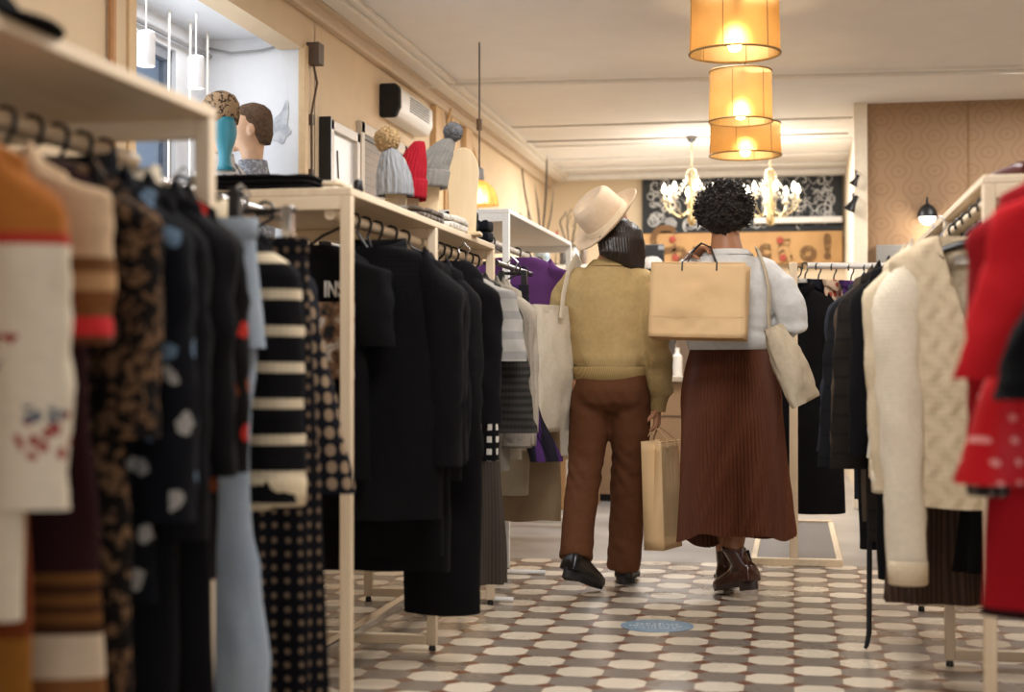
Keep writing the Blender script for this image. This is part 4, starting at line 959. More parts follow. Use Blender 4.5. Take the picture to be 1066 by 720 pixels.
for i in range(170):
    x, z = rs.uniform(-wb/2+.08, wb/2-.08), rs.uniform(-hb/2+.06, hb/2-.06); kind = rs.random()
    s = rs.uniform(.02, .06); rr = rs.choice((.003, .004, .006))
    if kind < .3: pts = [(x+s*math.cos(2*PI*j/14), z+s*.9*math.sin(2*PI*j/14)) for j in range(15)]
    elif kind < .6: a0 = rs.uniform(0, 6); pts = [(x+(s*1.6*j/12)*math.cos(a0+j*.5), z+(s*1.6*j/12)*math.sin(a0+j*.5)) for j in range(13)]
    elif kind < .85: a0 = rs.uniform(0, 6); pts = [(x+s*(j-6)*.3, z+s*.6*math.sin(j*.8+a0)) for j in range(13)]
    else: pts = [(x-s*.5, z-s), (x-s*.5, z+s*.5), (x-s*.2, z+s*1.1), (x+s*.2, z+s*1.1), (x+s*.5, z+s*.5), (x+s*.5, z-s), (x-s*.5, z-s)]
    hi = hb/2-.02; pts = [(max(-wb/2+.02, min(wb/2-.02, u)), max(-hi, min(hi, v))) for u, v in pts]
    addm(ch, stroke(pts, rr))
ch.build('chalk_drawing', M_chalk, g)
dsc = MB().lathe([(.001, 0), (.05, 0), (.05, .003), (.001, .003)], (-wb/2+.26, -.021, -hb/2+.1), 24, M=Matrix.Rotation(PI/2, 3, 'X')); dsc.build('chalk_disc', plain('chalk_soft', '#9c9d9c', .95), g)
fx0 = (786-668)/(877-668)*wb-wb/2
o = MB().bb(0, wb/2-fx0, -.10, -.03, -.028, .028).build('light_bar', plain('bar_white', '#e9e6df', .4), bevel=.01); o.location = (cxb+fx0, 13.95, czb-hb/2+.1)
tag(o, 'long white bar across the lower right of the chalkboard', 'light bar')
# wooden letter sign
a = ay(663, 243, 13.85); b = ay(877, 273, 13.85); cs, zs, ws, hs = (a.x+b.x)/2, (a.z+b.z)/2, b.x-a.x, a.z-b.z
g = thing('wooden_sign', 'wooden sign board with big brown letters under the chalkboard', 'sign', (cs, 13.9, zs))
t = NT('sign_wood'); t.set(Roughness=.55); t.base(t.ramp(t.noise(3, 4), [(.3, '#a87c45'), (.7, '#bd9259')])); 
MB().bb(-ws/2, ws/2, -.02, .02, -hs/2, hs/2).build('board', t.m, g, bevel=.005)
t = NT('sign_letter'); t.set(Roughness=.7); vo = t.node('ShaderNodeTexVoronoi'); vo.inputs['Scale'].default_value = 22; t.link(t.obj(), vo.inputs['Vector'])
t.base(t.mix(t.lt(vo.outputs['Distance'], .3), '#6b4a25', '#8a6a3a')); M_let = t.m
for chx, px, py, sz in (('C', 690, 262, .34), ('o', 707, 270, .24), ('r', 726, 270, .24), ('a', 748, 270, .24), ('\u00e7', 796, 268, .25), ('\u00e3', 817, 270, .27), ('o', 841, 270, .25), ('!', 861, 268, .30)):
    q = ay(px, py, 13.86)
    l_ = link_mesh('letter', text_mesh(chx, sz, .008, .012), M_let, g, smooth=False); l_.rotation_euler = (PI/2, 0, 0)
    l_.location = (q.x-cs, -.03, q.z-zs)
mb = MB()
for px, py in ((703, 268), (812, 250), (815, 268), (700, 249)):
    q = ay(px, py, 13.85)
    for k in range(5): mb.ball((q.x-cs+.018*math.cos(k*1.26), -.04, q.z-zs+.018*math.sin(k*1.26)), .016, 8, 5, sc=(1, .4, 1))
mb.build('painted_flower', plain('flower_red', '#a84a3a', .7), g)
# counter and back cabinet
M_kraft = plain('counter_brown', '#8a6d4f', .6)
g = thing('counter', 'brown shop counter at the back between the women', 'counter', (-1.0, 10.9, 0))
MB().bb(-1.15, .75, -.3, .3, .05, .84).build('body', M_kraft, g, bevel=.006)
MB().bb(-1.2, .8, -.34, .34, .84, .88).build('countertop', plain('counter_top', '#a89a88', .4), g, bevel=.006)
MB().bb(-1.12, .72, -.27, .27, 0, .05).build('plinth', M_blk2, g)
MB().bb(-1.13, .73, -.305, -.3, .6, .605).build('groove', M_blk2, g)
g = thing('back_cabinet', 'tan back cabinet with white top under the plants', 'cabinet', (-1.70, 12.6, 0))
MB().bb(-.5, .72, -.2, .2, 0, 1.74).build('body', plain('cabinet_tan', '#b99c78', .6), g, bevel=.005)
MB().bb(-.52, .77, -.24, .22, 1.74, 1.78).build('top', M_white, g, bevel=.004)
MB().bb(.11, .13, -.205, -.2, .1, 1.7).build('door_gap', M_blk2, g)
for x in (.07, .17): MB().tube([(x, -.22, .9), (x, -.22, 1.1)], .007, 8).build('handle', M_chrome, g)
CT = 1.78; CY = 12.5
def cabx(px): return ay(px, 250, CY).x
# reeds
g = thing('reed_plant', 'tall dark dried reeds in a grey vase at the back', 'plant', (cabx(562), CY, CT))
MB().lathe([(.001, 0), (.045, 0), (.06, .05), (.05, .12), (.03, .15), (.034, .16), (.028, .155), (.001, .13)], (0, 0, 0), 24).build('vase', plain('vase_grey', '#8d979e', .3), g)
def leaf(pts, w): 
    mb = MB(); n = len(pts); rings = []
    for i, p in enumerate(pts):
        v = i/(n-1); ww = w*(math.sin(PI*min(1, .15+v*.85)))**.7
        rings.append([(p[0]-ww, p[1], p[2]), (p[0], p[1]-.004, p[2]+.0), (p[0]+ww, p[1], p[2]), (p[0], p[1]+.004, p[2])])
    return mb.loft(rings)
M_reed = plain('dark_reed', '#3b3129', .7)
for tip, bow, w in (((541-562, 138), -10, .0075), ((569-562, 134), 5, .009), ((530-562, 158), -16, .006), ((556-562, 190), 2, .008), ((577-562, 195), 6, .007), ((549-562, 205), -8, .006)):
    ex = tip[0]*.0077; ez = (ay(562, tip[1], CY).z-CT)
    pts = [(ex*v**1.3+bow*.006*math.sin(PI*v), 0, .1+(ez-.1)*v) for v in [i/9 for i in range(10)]]
    leaf(pts, w).build('reed', M_reed, g)
g = thing('twig_plant', 'bare curly twigs in a dark pot beside the straw hat', 'plant', (cabx(592), CY+.02, CT))
MB().lathe([(.001, 0), (.04, 0), (.055, .09), (.05, .1), (.045, .09), (.001, .085)], (0, 0, 0), 20).build('pot', plain('pot_dark', '#3a3532', .6), g)
for k in range(7):
    a0 = k*.9; MB().tube([(0, 0, .08), (.03*math.cos(a0), .02, .2), (.09*math.cos(a0), .01, .3+.02*k), (.06*math.cos(a0)+.03, 0, .38+.02*k), (.02*math.cos(a0), 0, .33+.02*k)], [.006, .005, .004, .003, .002], 6).build('twig', M_reed, g)
g = thing('paper_flag', 'small red pennant standing among jars on the back cabinet', 'flag', (cabx(579), CY-.05, CT))
MB().lathe([(.001, 0), (.03, 0), (.025, .02), (.001, .022)], (0, 0, 0), 14).build('foot', M_blk, g); MB().tube([(0, 0, 0), (0.02, 0, .3)], .004, 6).build('stick', M_reed, g)
MB().loft([[(.02, y, .3), (-.09, y, .10), (.01, y, .14)] for y in (-.006, .006)]).build('pennant', plain('pennant_red', '#c2332d', .7), g)
for px, c, h, r, l in ((570, '#9fb0bd', .13, .035, 'pale blue glass jar left of the red pennant'), (588, '#4d4a48', .18, .03, 'dark bottle right of the red pennant'), (600, '#c9ced1', .15, .04, 'pale glass jar below the straw hat'), (609, '#6a5d52', .2, .03, 'brown bottle behind the straw hat brim')):
    g = thing('bottle' if 'bottle' in l else 'jar', l, 'bottle' if 'bottle' in l else 'jar', (cabx(px), CY-.09, CT))
    MB().lathe([(.001, 0), (r, 0), (r*1.05, h*.1), (r, h*.65), (r*.5, h*.8), (r*.45, h), (.001, h)], (0, 0, 0), 20).build('body', plain('jar_'+str(px), c, .2), g)
    MB().lathe([(r*.5, h*.98), (r*.52, h*1.1), (.001, h*1.1)], (0, 0, 0), 16).build('lid', M_blk, g)
# till screen, tin, bottles on the counter
q = ay(677, 266, 10.85)
g = thing('till_screen', 'black till screen on a tall stand behind the hat woman', 'screen', (q.x, 10.85, .88))
MB().bb(-.10, .10, -.02, .02, q.z-.88-.10, q.z-.88+.08).build('display', M_blk, g, bevel=.006)
MB().tube([(0, .01, .01), (0, .01, q.z-.9)], .02, 10).build('stand', M_blk, g); MB().bb(-.1, .1, -.08, .08, 0, .015).build('foot', M_blk, g, bevel=.004)
MB().bb(.06, .10, -.025, -.02, q.z-.88+.04, q.z-.88+.07).build('sticker', plain('sticker_grey', '#8d8d8f', .6), g)
q = ay(678, 275, 10.6)
g = thing('display_dome', 'grey dome on a dark block before the black till screen', 'ornament', (q.x, 10.66, .88))
MB().bb(-.06, .06, -.05, .05, 0, q.z-.88-.03).build('block', M_blk2, g, bevel=.005)
MB().lathe([(.001, 0), (.078, 0), (.08, .02), (.07, .06), (.04, .085), (.001, .09)], (0, 0, q.z-.88-.03), 28).build('dome', plain('dome_grey', '#a8a39c', .5), g)
for px, h, r, c, l, Y in ((705, .2, .035, '#dcd8d0', 'white pump bottle on the counter between the women', 10.72), (696, .26, .05, '#4a4038', 'dark box of postcards on the counter behind the paper bag', 10.9), (712, .34, .05, '#6d5847', 'brown box on the counter beside the dark one', 10.95), (664, .5, .07, '#cfc5b8', 'tall pale canister on the counter behind the sweater shoulder', 10.95)):
    q = ay(px, 390, Y)
    if 'box' in l:
        g = thing('carton', l, 'box', (q.x, Y, .88)); MB().bb(-r, r, -.05, .05, 0, h).build('body', plain('carton_'+str(px), c, .7), g, bevel=.004)
        MB().bb(-r-.002, r+.002, -.052, .052, h-.03, h+.004).build('lid', plain('cartonlid_'+str(px), c, .5), g, bevel=.003)
    else:
        g = thing('bottle' if 'bottle' in l else 'canister', l, 'bottle' if 'bottle' in l else 'canister', (q.x, Y, .88))
        MB().lathe([(.001, 0), (r, 0), (r, h*.7), (r*.5, h*.8), (r*.4, h*.9), (.001, h*.9)], (0, 0, 0), 20).build('body', plain('bot_'+str(px), c, .35), g)
        MB().lathe([(r*.42, h*.88), (r*.42, h), (.001, h)], (0, 0, 0), 14).build('cap', M_white, g)
g = thing('carton', 'brown cardboard box on the floor behind the tan dress', 'box', (-1.62, 10.2, 0))
MB().bb(-.3, .3, -.25, .25, 0, .48).build('body', plain('cardboard', '#a57f55', .8), g, bevel=.004)
MB().bb(-.305, .305, -.02, .02, .40, .484).build('tape', plain('tape_tan', '#bd9a6c', .4), g)
# floor sticker
g = thing('floor_sticker', 'blue oval sticker with white lettering on the tiled floor', 'sticker', (-.497, 5.62, .0008))
n = 48
MB().loft([[(math.cos(2*PI*j/n)*.135, math.sin(2*PI*j/n)*.135, z) for j in range(n)] for z in (0, .0012)]).build('sticker', plain('sticker_blue', '#7d95a8', .4), g, angle=20)
st = MB(); rs = random.Random(3)
for k, (zc, wr) in enumerate(((.035, .16), (-.005, .21), (-.05, .15))):
    x = -wr/2
    while x < wr/2:
        w_ = rs.uniform(.006, .009); st.bb(x, x+w_*.5, zc-.014, zc+.014, .0012, .0016)
        if rs.random() < .6: st.bb(x, x+w_*1.5, zc+rs.choice((-.014, 0, .010)), zc+rs.choice((-.014, 0, .010))+.005, .0012, .0016)
        x += w_*2.1
st.build('lettering', plain('sticker_white', '#ccd4da', .5), g, smooth=False)
# ------------------------------------------------------------------ people
def skin_mat(name, c, c2):
    t = NT(name); t.set(Roughness=.5); t.b.inputs['Subsurface Weight'].default_value = .08; t.b.inputs['Subsurface Radius'].default_value = (.02, .008, .004)
    t.base(t.mix(t.noise(14, 3), c, c2)); return t.m
def hand_parts(mb, wrist, direction, palm_n, side, curl=.6, spread=.1, s=1.0, thumb_side=1):
    """palm with five tapering fingers; direction: wrist to knuckles, palm_n: the way the palm faces"""
    d = Vector(direction).normalized(); n = Vector(palm_n); n = (n-d*n.dot(d)).normalized(); a = d.cross(n)*side
    W = Vector(wrist)
    L = .085*s
    for k, (o, r) in enumerate(((-.03, .0115), (-.01, .0125), (.01, .0125), (.03, .0115))):
        mb.tube([W+a*o*.55*s, W+d*L*.5+a*o*.9*s, W+d*L+a*o*s], [r*1.15*s, r*1.2*s, r*s], 8, round_=True)
    for o, ln, r in ((.031, .068, .0082), (.0105, .078, .0088), (-.0105, .072, .0085), (-.031, .056, .0075)):
        p = W+d*L*.97+a*o*s; ang = 0; pts = [p]; dd = d+a*o*spread*8
        for j, f in enumerate((.45, .32, .23)):
            ang += curl*(.7 if j == 0 else 1.0)
            v = (dd.normalized()*math.cos(ang)+n*math.sin(ang)).normalized(); p = p+v*ln*f*s; pts.append(p)
        mb.tube(pts, [r*s, r*.95*s, r*.88*s, r*.75*s], 8, round_=True)
    p0 = W+d*L*.25+a*.03*s; 
    mb.tube([p0, p0+(d*.6+a*.7+n*.35).normalized()*.035*s, p0+(d*.75+a*.45+n*.6).normalized()*.062*s, p0+(d*.85+a*.25+n*.8).normalized()*.085*s], [.013*s, .0115*s, .0095*s, .0075*s], 8, round_=True)
def wr(amp, f, seed, zf=1.0, amp2=0, f2=40):
    return lambda p, n: amp*noise.noise(Vector((p.x*f+seed, p.y*f, p.z*f*zf)))+(amp2*noise.noise(Vector((p.x*f2, p.y*f2+seed, p.z*f2))) if amp2 else 0)
def shoe(parent, heel, toe, w, mat, solemat, ankle=None, shaft_r=.05, heel_up=.022, name='shoe', hgt=.07):
    H_, T_ = Vector(heel), Vector(toe); u = (T_-H_); L = u.length; u.normalize()
    s = u.cross(Vector((0, 0, 1))).normalized(); n = s.cross(u)
    def P(a, b, c): return H_+u*a*L+s*b+n*c
    prof = [(-.02, .55, .5, .5), (.0, .78, .72, .8), (.06, .88, .95, 1.0), (.2, .86, 1.0, 1.15), (.35, .84, .95, 1.0), (.5, .92, .85, .82), (.65, 1.05, .7, .66), (.8, 1.02, .55, .55), (.92, .8, .42, .45), (.98, .5, .3, .3), (1.0, .2, .2, .16)]
    rings = []
    for a, wk, hk, hk2 in prof:
        r = []
        for j in range(24):
            q = 2*PI*j/24; x = math.cos(q); y = math.sin(q)
            r.append(P(a, math.copysign(abs(x)**.75, x)*w/2*wk, hgt*hk2*(max(0, y)**.8) if y > 0 else -.006*abs(y)))
        rings.append(r)
    o = MB().loft(rings).build(name, mat, parent, angle=60)
    N = 36; outl = []
    for j in range(N):
        q = 2*PI*j/N; a = .5-.53*math.cos(q); b = math.sin(q)*w/2*(1.04 if a > .5 else .9)*(1.02+.10*math.sin((a-.1)*5)); outl.append((a, b))
    MB().loft([[P(a, b*1.04, z) for a, b in outl] for z in (-.012, .004)]).build('sole', solemat, o, angle=40)
    hl = [(a, b) for a, b in outl if a < .3]
    MB().loft([[P(a, b*1.02, z) for a, b in hl] for z in (-.012-heel_up, -.012)]).build('heel', solemat, o, angle=40)
    if ankle:
        A = Vector(ankle); B0 = P(.2, 0, hgt*.5)
        bt = MB().loft(rings); fw = Vector((u.x, u.y, 0)).normalized()
        sr = []
        for i in range(9):
            v = i/8; c = B0.lerp(A, v); rx = (w/2*.80)*(1-v)+shaft_r*.92*v; ry = .052*(1-v)+shaft_r*1.05*v
            sr.append([c+s*rx*math.cos(2*PI*j/28)+fw*ry*math.sin(2*PI*j/28) for j in range(28)])
        bt.loft(sr)
        bt.tube([P(.08, 0, .03), P(.16, 0, hgt*.7), B0.lerp(A, .4)], [w/2*.72, w/2*.78, w/2*.82], 16, round_=True)
        bt.tube([B0.lerp(A, .35), P(.42, 0, hgt*.62), P(.6, 0, hgt*.4)], [w/2*.85, w/2*.72, w/2*.6], 16, round_=True)
        old = o.data; o.data = voxel(bt, name, .0045, 5); o.data.materials.append(mat); bpy.data.meshes.remove(old)
        o.data.polygons.foreach_set('use_smooth', [True]*len(o.data.polygons))
        MB().loft([[A+s*shaft_r*.90*k*math.cos(2*PI*j/28)+fw*shaft_r*1.03*k*math.sin(2*PI*j/28)+Vector((0, 0, dz)) for j in range(28)] for k, dz in ((1.02, -.008), (1.06, -.004), (1.06, .006), (1.0, .008), (.95, .004))], (False, False)).build('shaft_rim', mat, o)
        e = []
        for i in range(2):
            c = B0.lerp(A, .35+.55*i); e.append(c)
        MB().tube([e[0]+s*(w/2*.8), e[1]+s*(shaft_r*1.0)], [.018, .02], 8, flat=.35).build('elastic_panel', M_blk2, o)
        tb = A+Vector((-u.x, -u.y, 0)).normalized()*shaft_r*1.1
        MB().tube([tb+Vector((0, 0, -.03)), tb+Vector((0, 0, .012)), tb+Vector((0, 0, .012))-Vector((-u.x, -u.y, 0)).normalized()*.006, tb+Vector((0, 0, -.02))-Vector((-u.x, -u.y, 0)).normalized()*.008], [.006]*4, 6, flat=2.0).build('pull_tab', mat, o)
    return o

# ---- woman with the straw hat
AW = Vector((-.785, 6.48, 0))
pa = MB()
S_ = [(.0, 0, 1.40), ]
head_M = Matrix.Translation((.034, .03, 1.515)) @ Matrix.Rotation(-.22, 4, 'Y') @ Matrix.Rotation(.12, 4, 'X') @ Matrix.Scale(.92, 4)
head_parts(pa, head_M)
pa.ell([(.012, 0, .86, .145, .105), (.012, 0, .95, .13, .095), (.008, 0, 1.08, .115, .085), (.004, 0, 1.2, .135, .095), (.003, 0, 1.3, .15, .09), (.004, 0, 1.355, .12, .07), (.008, .0, 1.39, .065, .055), (.018, .012, 1.45, .05, .05), (.026, .02, 1.50, .048, .05)], 24)
RA = [(.155, 0, 1.325), (.19, -.02, 1.20), (.207, -.035, 1.06), (.212, .0, .93), (.211, .035, .80)]
LA = [(-.15, 0, 1.325), (-.20, .04, 1.2), (-.225, .10, 1.07), (-.205, .20, 1.01), (-.175, .29, .98)]
pa.tube(RA, [.05, .044, .038, .036, .026], 12, round_=True); pa.tube(LA, [.05, .044, .038, .036, .026], 12, round_=True)
hand_parts(pa, (.211, .038, .79), (-.03, .05, -1), (-1, .1, 0), -1, curl=.95)
hand_parts(pa, (-.173, .30, .978), (.1, 1, -.1), (.4, 0, -1), 1, curl=.8)
LL = [(-.075, 0, .88), (-.09, .0, .68), (-.10, -.01, .50), (-.115, -.09, .30), (-.125, -.17, .13)]
RL = [(.10, 0, .88), (.092, .05, .68), (.082, .09, .50), (.065, .16, .28), (.045, .22, .09)]
for q in (LL, RL): pa.tube(q, [.08, .068, .05, .046, .034], 12, round_=True)
pa.tube([(-.125, -.17, .13), (-.095, -.09, .085)], [.026, .02], 10, round_=True); pa.tube([(.048, .22, .075), (.052, .34, .05)], [.026, .018], 10, round_=True)
bodyA = link_mesh('person', voxel(pa, 'person', .006, 4), skin_mat('skin_warm', '#b07a5a', '#bd8765'), None, angle=180)
bodyA.location = AW
tag(bodyA, 'person seen from behind in straw hat, mustard sweater and brown trousers', 'person')
# trousers
tr_ = MB()
tr_.ell([(.016, 0, .955, .148, .115), (.016, 0, .92, .156, .122), (.016, -.005, .86, .166, .135), (.012, -.002, .80, .166, .125), (.012, .01, .76, .14, .09)], 28)
def legt(pts, rs_): return MB().tube(pts, rs_, 22)
addm(tr_, legt([(-.065, 0, .84), (-.08, 0, .70), (-.093, -.005, .56), (-.105, -.04, .42), (-.115, -.10, .27), (-.118, -.150, .145)], [.095, .088, .079, .075, .072, .073]))
addm(tr_, legt([(.092, 0, .84), (.094, .03, .70), (.088, .07, .56), (.076, .12, .40), (.060, .17, .24), (.047, .21, .065)], [.095, .090, .083, .079, .077, .078]))
def trfold(p, n):
    a = .009*noise.noise(Vector((p.x*9, p.y*9, p.z*5+3)))+.004*noise.noise(Vector((p.x*20, p.y*20, p.z*26)))
    k = math.exp(-((p.z-.5)/.14)**2)+.8*math.exp(-((p.z-.12)/.12)**2)+.6*math.exp(-((p.z-.80)/.08)**2)
    return a*(.35+k)+.0016*k*math.sin(p.z*60+p.x*90+8*noise.noise(p*4))
M_trA = fabric('brown_trouser_twill', '#603b25', rough=.8, var=.06)
tro = link_mesh('trousers', voxel(tr_, 'trousers', .0075, 22, trfold), M_trA, bodyA, angle=180)
# sweater
sw = MB()
sw.ell([(.012, 0, .925, .142, .118), (.012, 0, .94, .152, .127), (.012, 0, .99, .170, .138), (.01, 0, 1.07, .172, .132), (.006, 0, 1.18, .172, .122), (.003, 0, 1.27, .178, .115), (.003, 0, 1.33, .168, .10), (.004, 0, 1.365, .125, .082), (.008, 0, 1.395, .082, .07), (.010, .004, 1.405, .07, .064)], 32)
sw.tube([(.13, 0, 1.315), (.178, -.005, 1.25), (.200, -.025, 1.13), (.210, -.035, 1.03), (.219, -.01, .92), (.218, .02, .855), (.213, .032, .80)], [.074, .070, .064, .062, .064, .056, .036], 18, round_=True)
sw.tube([(-.125, 0, 1.315), (-.185, .015, 1.25), (-.212, .06, 1.14), (-.226, .10, 1.07), (-.207, .19, 1.015), (-.18, .275, .983)], [.074, .070, .066, .064, .058, .036], 18, round_=True)
def swf(p, n):
    k = .4+math.exp(-((p.z-1.0)/.1)**2)
    d = .011*noise.noise(Vector((p.x*8+4, p.y*8, p.z*6)))*k+.004*noise.noise(Vector((p.x*17, p.y*17, p.z*22)))
    if abs(p.x) > .18: d += .006*math.sin(p.z*60+4*noise.noise(p*6))*(1 if p.z < 1.1 else .4)
    return d
M_swA = fabric('mustard_sweater', '#b59a6a', knit=150, var=.06)
swo = link_mesh('sweater', voxel(sw, 'sweater', .0075, 6, swf), M_swA, bodyA, angle=180)
M_swA2 = fabric('mustard_rib', '#af9464', 'vstripes', '#9d8253', scale=120, thr=.55)
MB().ell([(.012, 0, .955, .165, .138), (.012, 0, .95, .168, .141), (.012, 0, .90, .152, .126), (.012, 0, .896, .146, .12), (.012, 0, .93, .138, .112)], 48, caps=(False, False)).build('hem_rib', M_swA2, swo, angle=60)
MB().ell([(.009, .0, 1.385, .10, .082), (.010, .003, 1.40, .088, .077), (.012, .006, 1.415, .074, .069), (.012, .006, 1.412, .064, .06)], 40, caps=(False, False)).build('collar_rib', M_swA2, swo, angle=60)
MB().tube([(.218, .028, .83), (.214, .032, .805), (.211, .036, .765)], [.044, .039, .034], 24).build('cuff_rib', M_swA2, swo, angle=60)
# hair: long, dark, over the right shoulder
hr = MB()
def strand(pts, r, fl=.6): hr.tube(pts, r, 10, round_=True, flat=fl)
hm = head_M
hr.ell([(.035, .0, 1.45, .068, .07), (.036, .005, 1.50, .080, .082), (.038, .012, 1.55, .080, .086), (.034, .015, 1.58, .066, .075), (.03, .015, 1.60, .045, .05), (.015, .015, 1.635, .02, .03)], 26)
for i in range(15):
    v = i/14; x = -.03+.155*v; strand([(x*.55+.045, -.035+.04*v*v, 1.53), (x*.85+.022, -.075+.07*v*v, 1.49), (x*.85+.03, -.085+.08*v*v, 1.44-.01*v), (x*.8+.045, -.088+.07*v, 1.425-.06*v)], [.034, .034, .032, .016], .9)
strand([(.10, .02, 1.55), (.118, .01, 1.45), (.130, .0, 1.37), (.128, -.01, 1.31)], [.03, .03, .026, .012]); strand([(.09, .04, 1.55), (.115, .05, 1.44), (.125, .06, 1.34)], [.03, .028, .014])
hrd = lambda p, n: .0016*math.sin(p.x*420+math.sin(p.z*18)*2+p.y*260)+.004*noise.noise(Vector((p.x*20, p.y*20, p.z*5)))
t = NT('dark_hair'); t.set(Roughness=.42); t.base(t.mix(t.noise(30, 3), '#17100d', '#2c1d17')); M_hair = t.m
link_mesh('hair', voxel(hr, 'hair', .005, 10, hrd), M_hair, bodyA, angle=180)
# hat
hatM = Matrix.Translation((.008, -.008, 1.577)) @ Vector((-.60, -.46, .66)).to_track_quat('Z', 'Y').to_matrix().to_4x4()
t = NT('straw_felt'); t.set(Roughness=.8); t.base(t.mix(t.noise(50, 3), '#cdb193', '#dac3a6')); t.bump(t.noise(160, 2), .15); M_hat = t.m
hat = empty('hat'); hat.parent = bodyA; hat.matrix_local = hatM
n = 64
rr = []
for r, z in ((.096, .004), (.105, .0), (.135, .002), (.162, .010), (.168, .016), (.166, .020), (.135, .008), (.106, .006), (.097, .01)):
    rr.append([(math.cos(2*PI*j/n)*r*.95, math.sin(2*PI*j/n)*r*1.08, z+.014*(abs(math.cos(2*PI*j/n))**2)*(max(0, r-.09)/.07)) for j in range(n)])
MB().loft(rr, (False, False)).build('brim', M_hat, hat, angle=70)
rr = []
for k, z in ((1.0, .004), (1.0, .035), (.98, .07), (.95, .105), (.88, .125), (.74, .134), (.45, .120), (.15, .105), (.02, .103)):
    r_ = []
    for j in range(n):
        a = 2*PI*j/n; x, y = math.cos(a)*.097*k, math.sin(a)*.108*k
        x *= 1-.22*max(0, math.sin(a))*max(0, (z-.03)/.09)
        r_.append((x, y, z+.008*abs(math.cos(a))*(z > .1)))
    rr.append(r_)
MB().loft(rr, (False, True)).build('crown', M_hat, hat, angle=70)
MB().loft([[(math.cos(2*PI*j/n)*.0975*k, math.sin(2*PI*j/n)*.1085*k, z) for j in range(n)] for z, k in ((.007, 1.0), (.008, 1.025), (.034, 1.02), (.035, .99))], (False, False)).build('hat_band', fabric('hat_ribbon', '#e0d0b4'), hat, angle=50)
shm = plain('black_leather', '#131112', .3, 0, .1, .08); sol = plain('shoe_sole', '#171314', .7)
s1 = shoe(bodyA, (-.142, -.23, .12), (-.03, -.03, .02), .10, shm, sol, heel_up=.026, hgt=.085)
s2 = shoe(bodyA, (.05, .165, .036), (.055, .42, .024), .096, shm, sol, heel_up=.024, hgt=.075)

# ---- woman with the afro
BW = Vector((-.262, 6.44, 0))
pb = MB()
headB = Matrix.Translation((-.022, .035, 1.55)) @ Matrix.Rotation(.15, 4, 'X') @ Matrix.Scale(.93, 4)
head_parts(pb, headB)
pb.ell([(.0, 0, .86, .18, .14), (.0, 0, .98, .165, .125), (.0, 0, 1.10, .155, .115), (-.003, 0, 1.22, .165, .12), (-.006, 0, 1.33, .155, .095), (-.008, 0, 1.39, .115, .07), (-.012, .0, 1.43, .072, .062), (-.018, .012, 1.50, .060, .058), (-.02, .02, 1.55, .056, .058)], 26)
RB = [(.14, 0, 1.335), (.215, -.02, 1.26), (.265, -.04, 1.145), (.20, .08, 1.13), (.11, .20, 1.14)]
LB = [(-.145, 0, 1.335), (-.205, .07, 1.26), (-.225, .16, 1.18), (-.21, .10, 1.29), (-.172, .025, 1.405)]
for q in (RB, LB): pb.tube(q, [.05, .048, .042, .038, .028], 12, round_=True)
hand_parts(pb, (-.172, .02, 1.412), (.72, -.45, .42), (.15, -.3, -1), -1, curl=.62, s=1.0)
hand_parts(pb, (.10, .21, 1.142), (-.6, .8, 0), (-.5, -.5, -.3), -1, curl=.8)
LLb = [(-.085, 0, .86), (-.08, .10, .66), (-.06, .17, .48), (-.04, .24, .28), (-.03, .29, .11)]
RLb = [(.085, 0, .86), (.075, .05, .66), (.055, .03, .50), (.035, -.035, .36), (.018, -.09, .215), (.045, -.10, .155)]
pb.tube(LLb, [.10, .085, .06, .054, .038], 14, round_=True); pb.tube(RLb, [.10, .085, .062, .058, .042, .034], 14, round_=True)
pb.tube([(-.033, .29, .09), (-.034, .38, .06)], [.028, .02], 10, round_=True); pb.tube([(.05, -.10, .14), (.03, -.06, .085)], [.03, .02], 10, round_=True)
bodyB = link_mesh('person', voxel(pb, 'person', .006, 4), skin_mat('skin_brown', '#94613f', '#a5704c'), None, angle=180)
bodyB.location = BW
tag(bodyB, 'person seen from behind with dark curly hair, pale grey sweater and pleated skirt', 'person')
# afro
bm = bmesh.new(); bmesh.ops.create_icosphere(bm, subdivisions=6, radius=1)
for v in bm.verts:
    d = v.co.normalized()
    r = .108*(1+.07*noise.noise(d*2.2+Vector((3, 1, 2))))+.010*noise.noise(d*9)
    f1 = noise.voronoi(d*11)[0][0]; r += .016*(.5-f1)+.006*noise.noise(d*34)
    p = d*r; p.x *= .98; p.z *= 1.02 if p.z > 0 else 1.12; p.y *= 1.05
    if p.z < -.05: p.x *= 1-.5*min(1, (-.05-p.z)/.08); p.y *= 1-.3*min(1, (-.05-p.z)/.08)
    if d.y > .45 and p.z < .045: p *= 1-.30*min(1, (d.y-.45)/.3)*min(1, (.045-p.z)/.05)   # the face stays clear
    v.co = p
me = bpy.data.meshes.new('hair'); bm.to_mesh(me); bm.free()
t = NT('curly_hair'); t.set(Roughness=.75); t.base(t.mix(t.noise(60, 3), '#120d0b', '#2a1e19')); t.bump(t.noise(140, 3), .8, .006); M_afro = t.m
hair = link_mesh('hair', me, M_afro, bodyB, angle=180); hair.location = (-.024, .008, 1.612)
cu = MB(); rs = random.Random(12)
for i in range(620):
    d = Vector((rs.gauss(0, 1), rs.gauss(0, 1), rs.gauss(0, 1))).normalized()
    if d.z < -.55 or (d.y > .45 and d.z < .45): continue
    k = 1 if d.z > -.2 else .93
    p = Vector((d.x*.104, d.y*.11, d.z*.108))*k; a = d.orthogonal().normalized(); b = d.cross(a); rad = rs.uniform(.004, .008); ph = rs.uniform(0, 6); ln = rs.uniform(.016, .036)
    cu.tube([p+d*ln*j/7+(a*math.cos(ph+j*1.25)+b*math.sin(ph+j*1.25))*rad for j in range(8)], [.0035]*7+[.0015], 5)
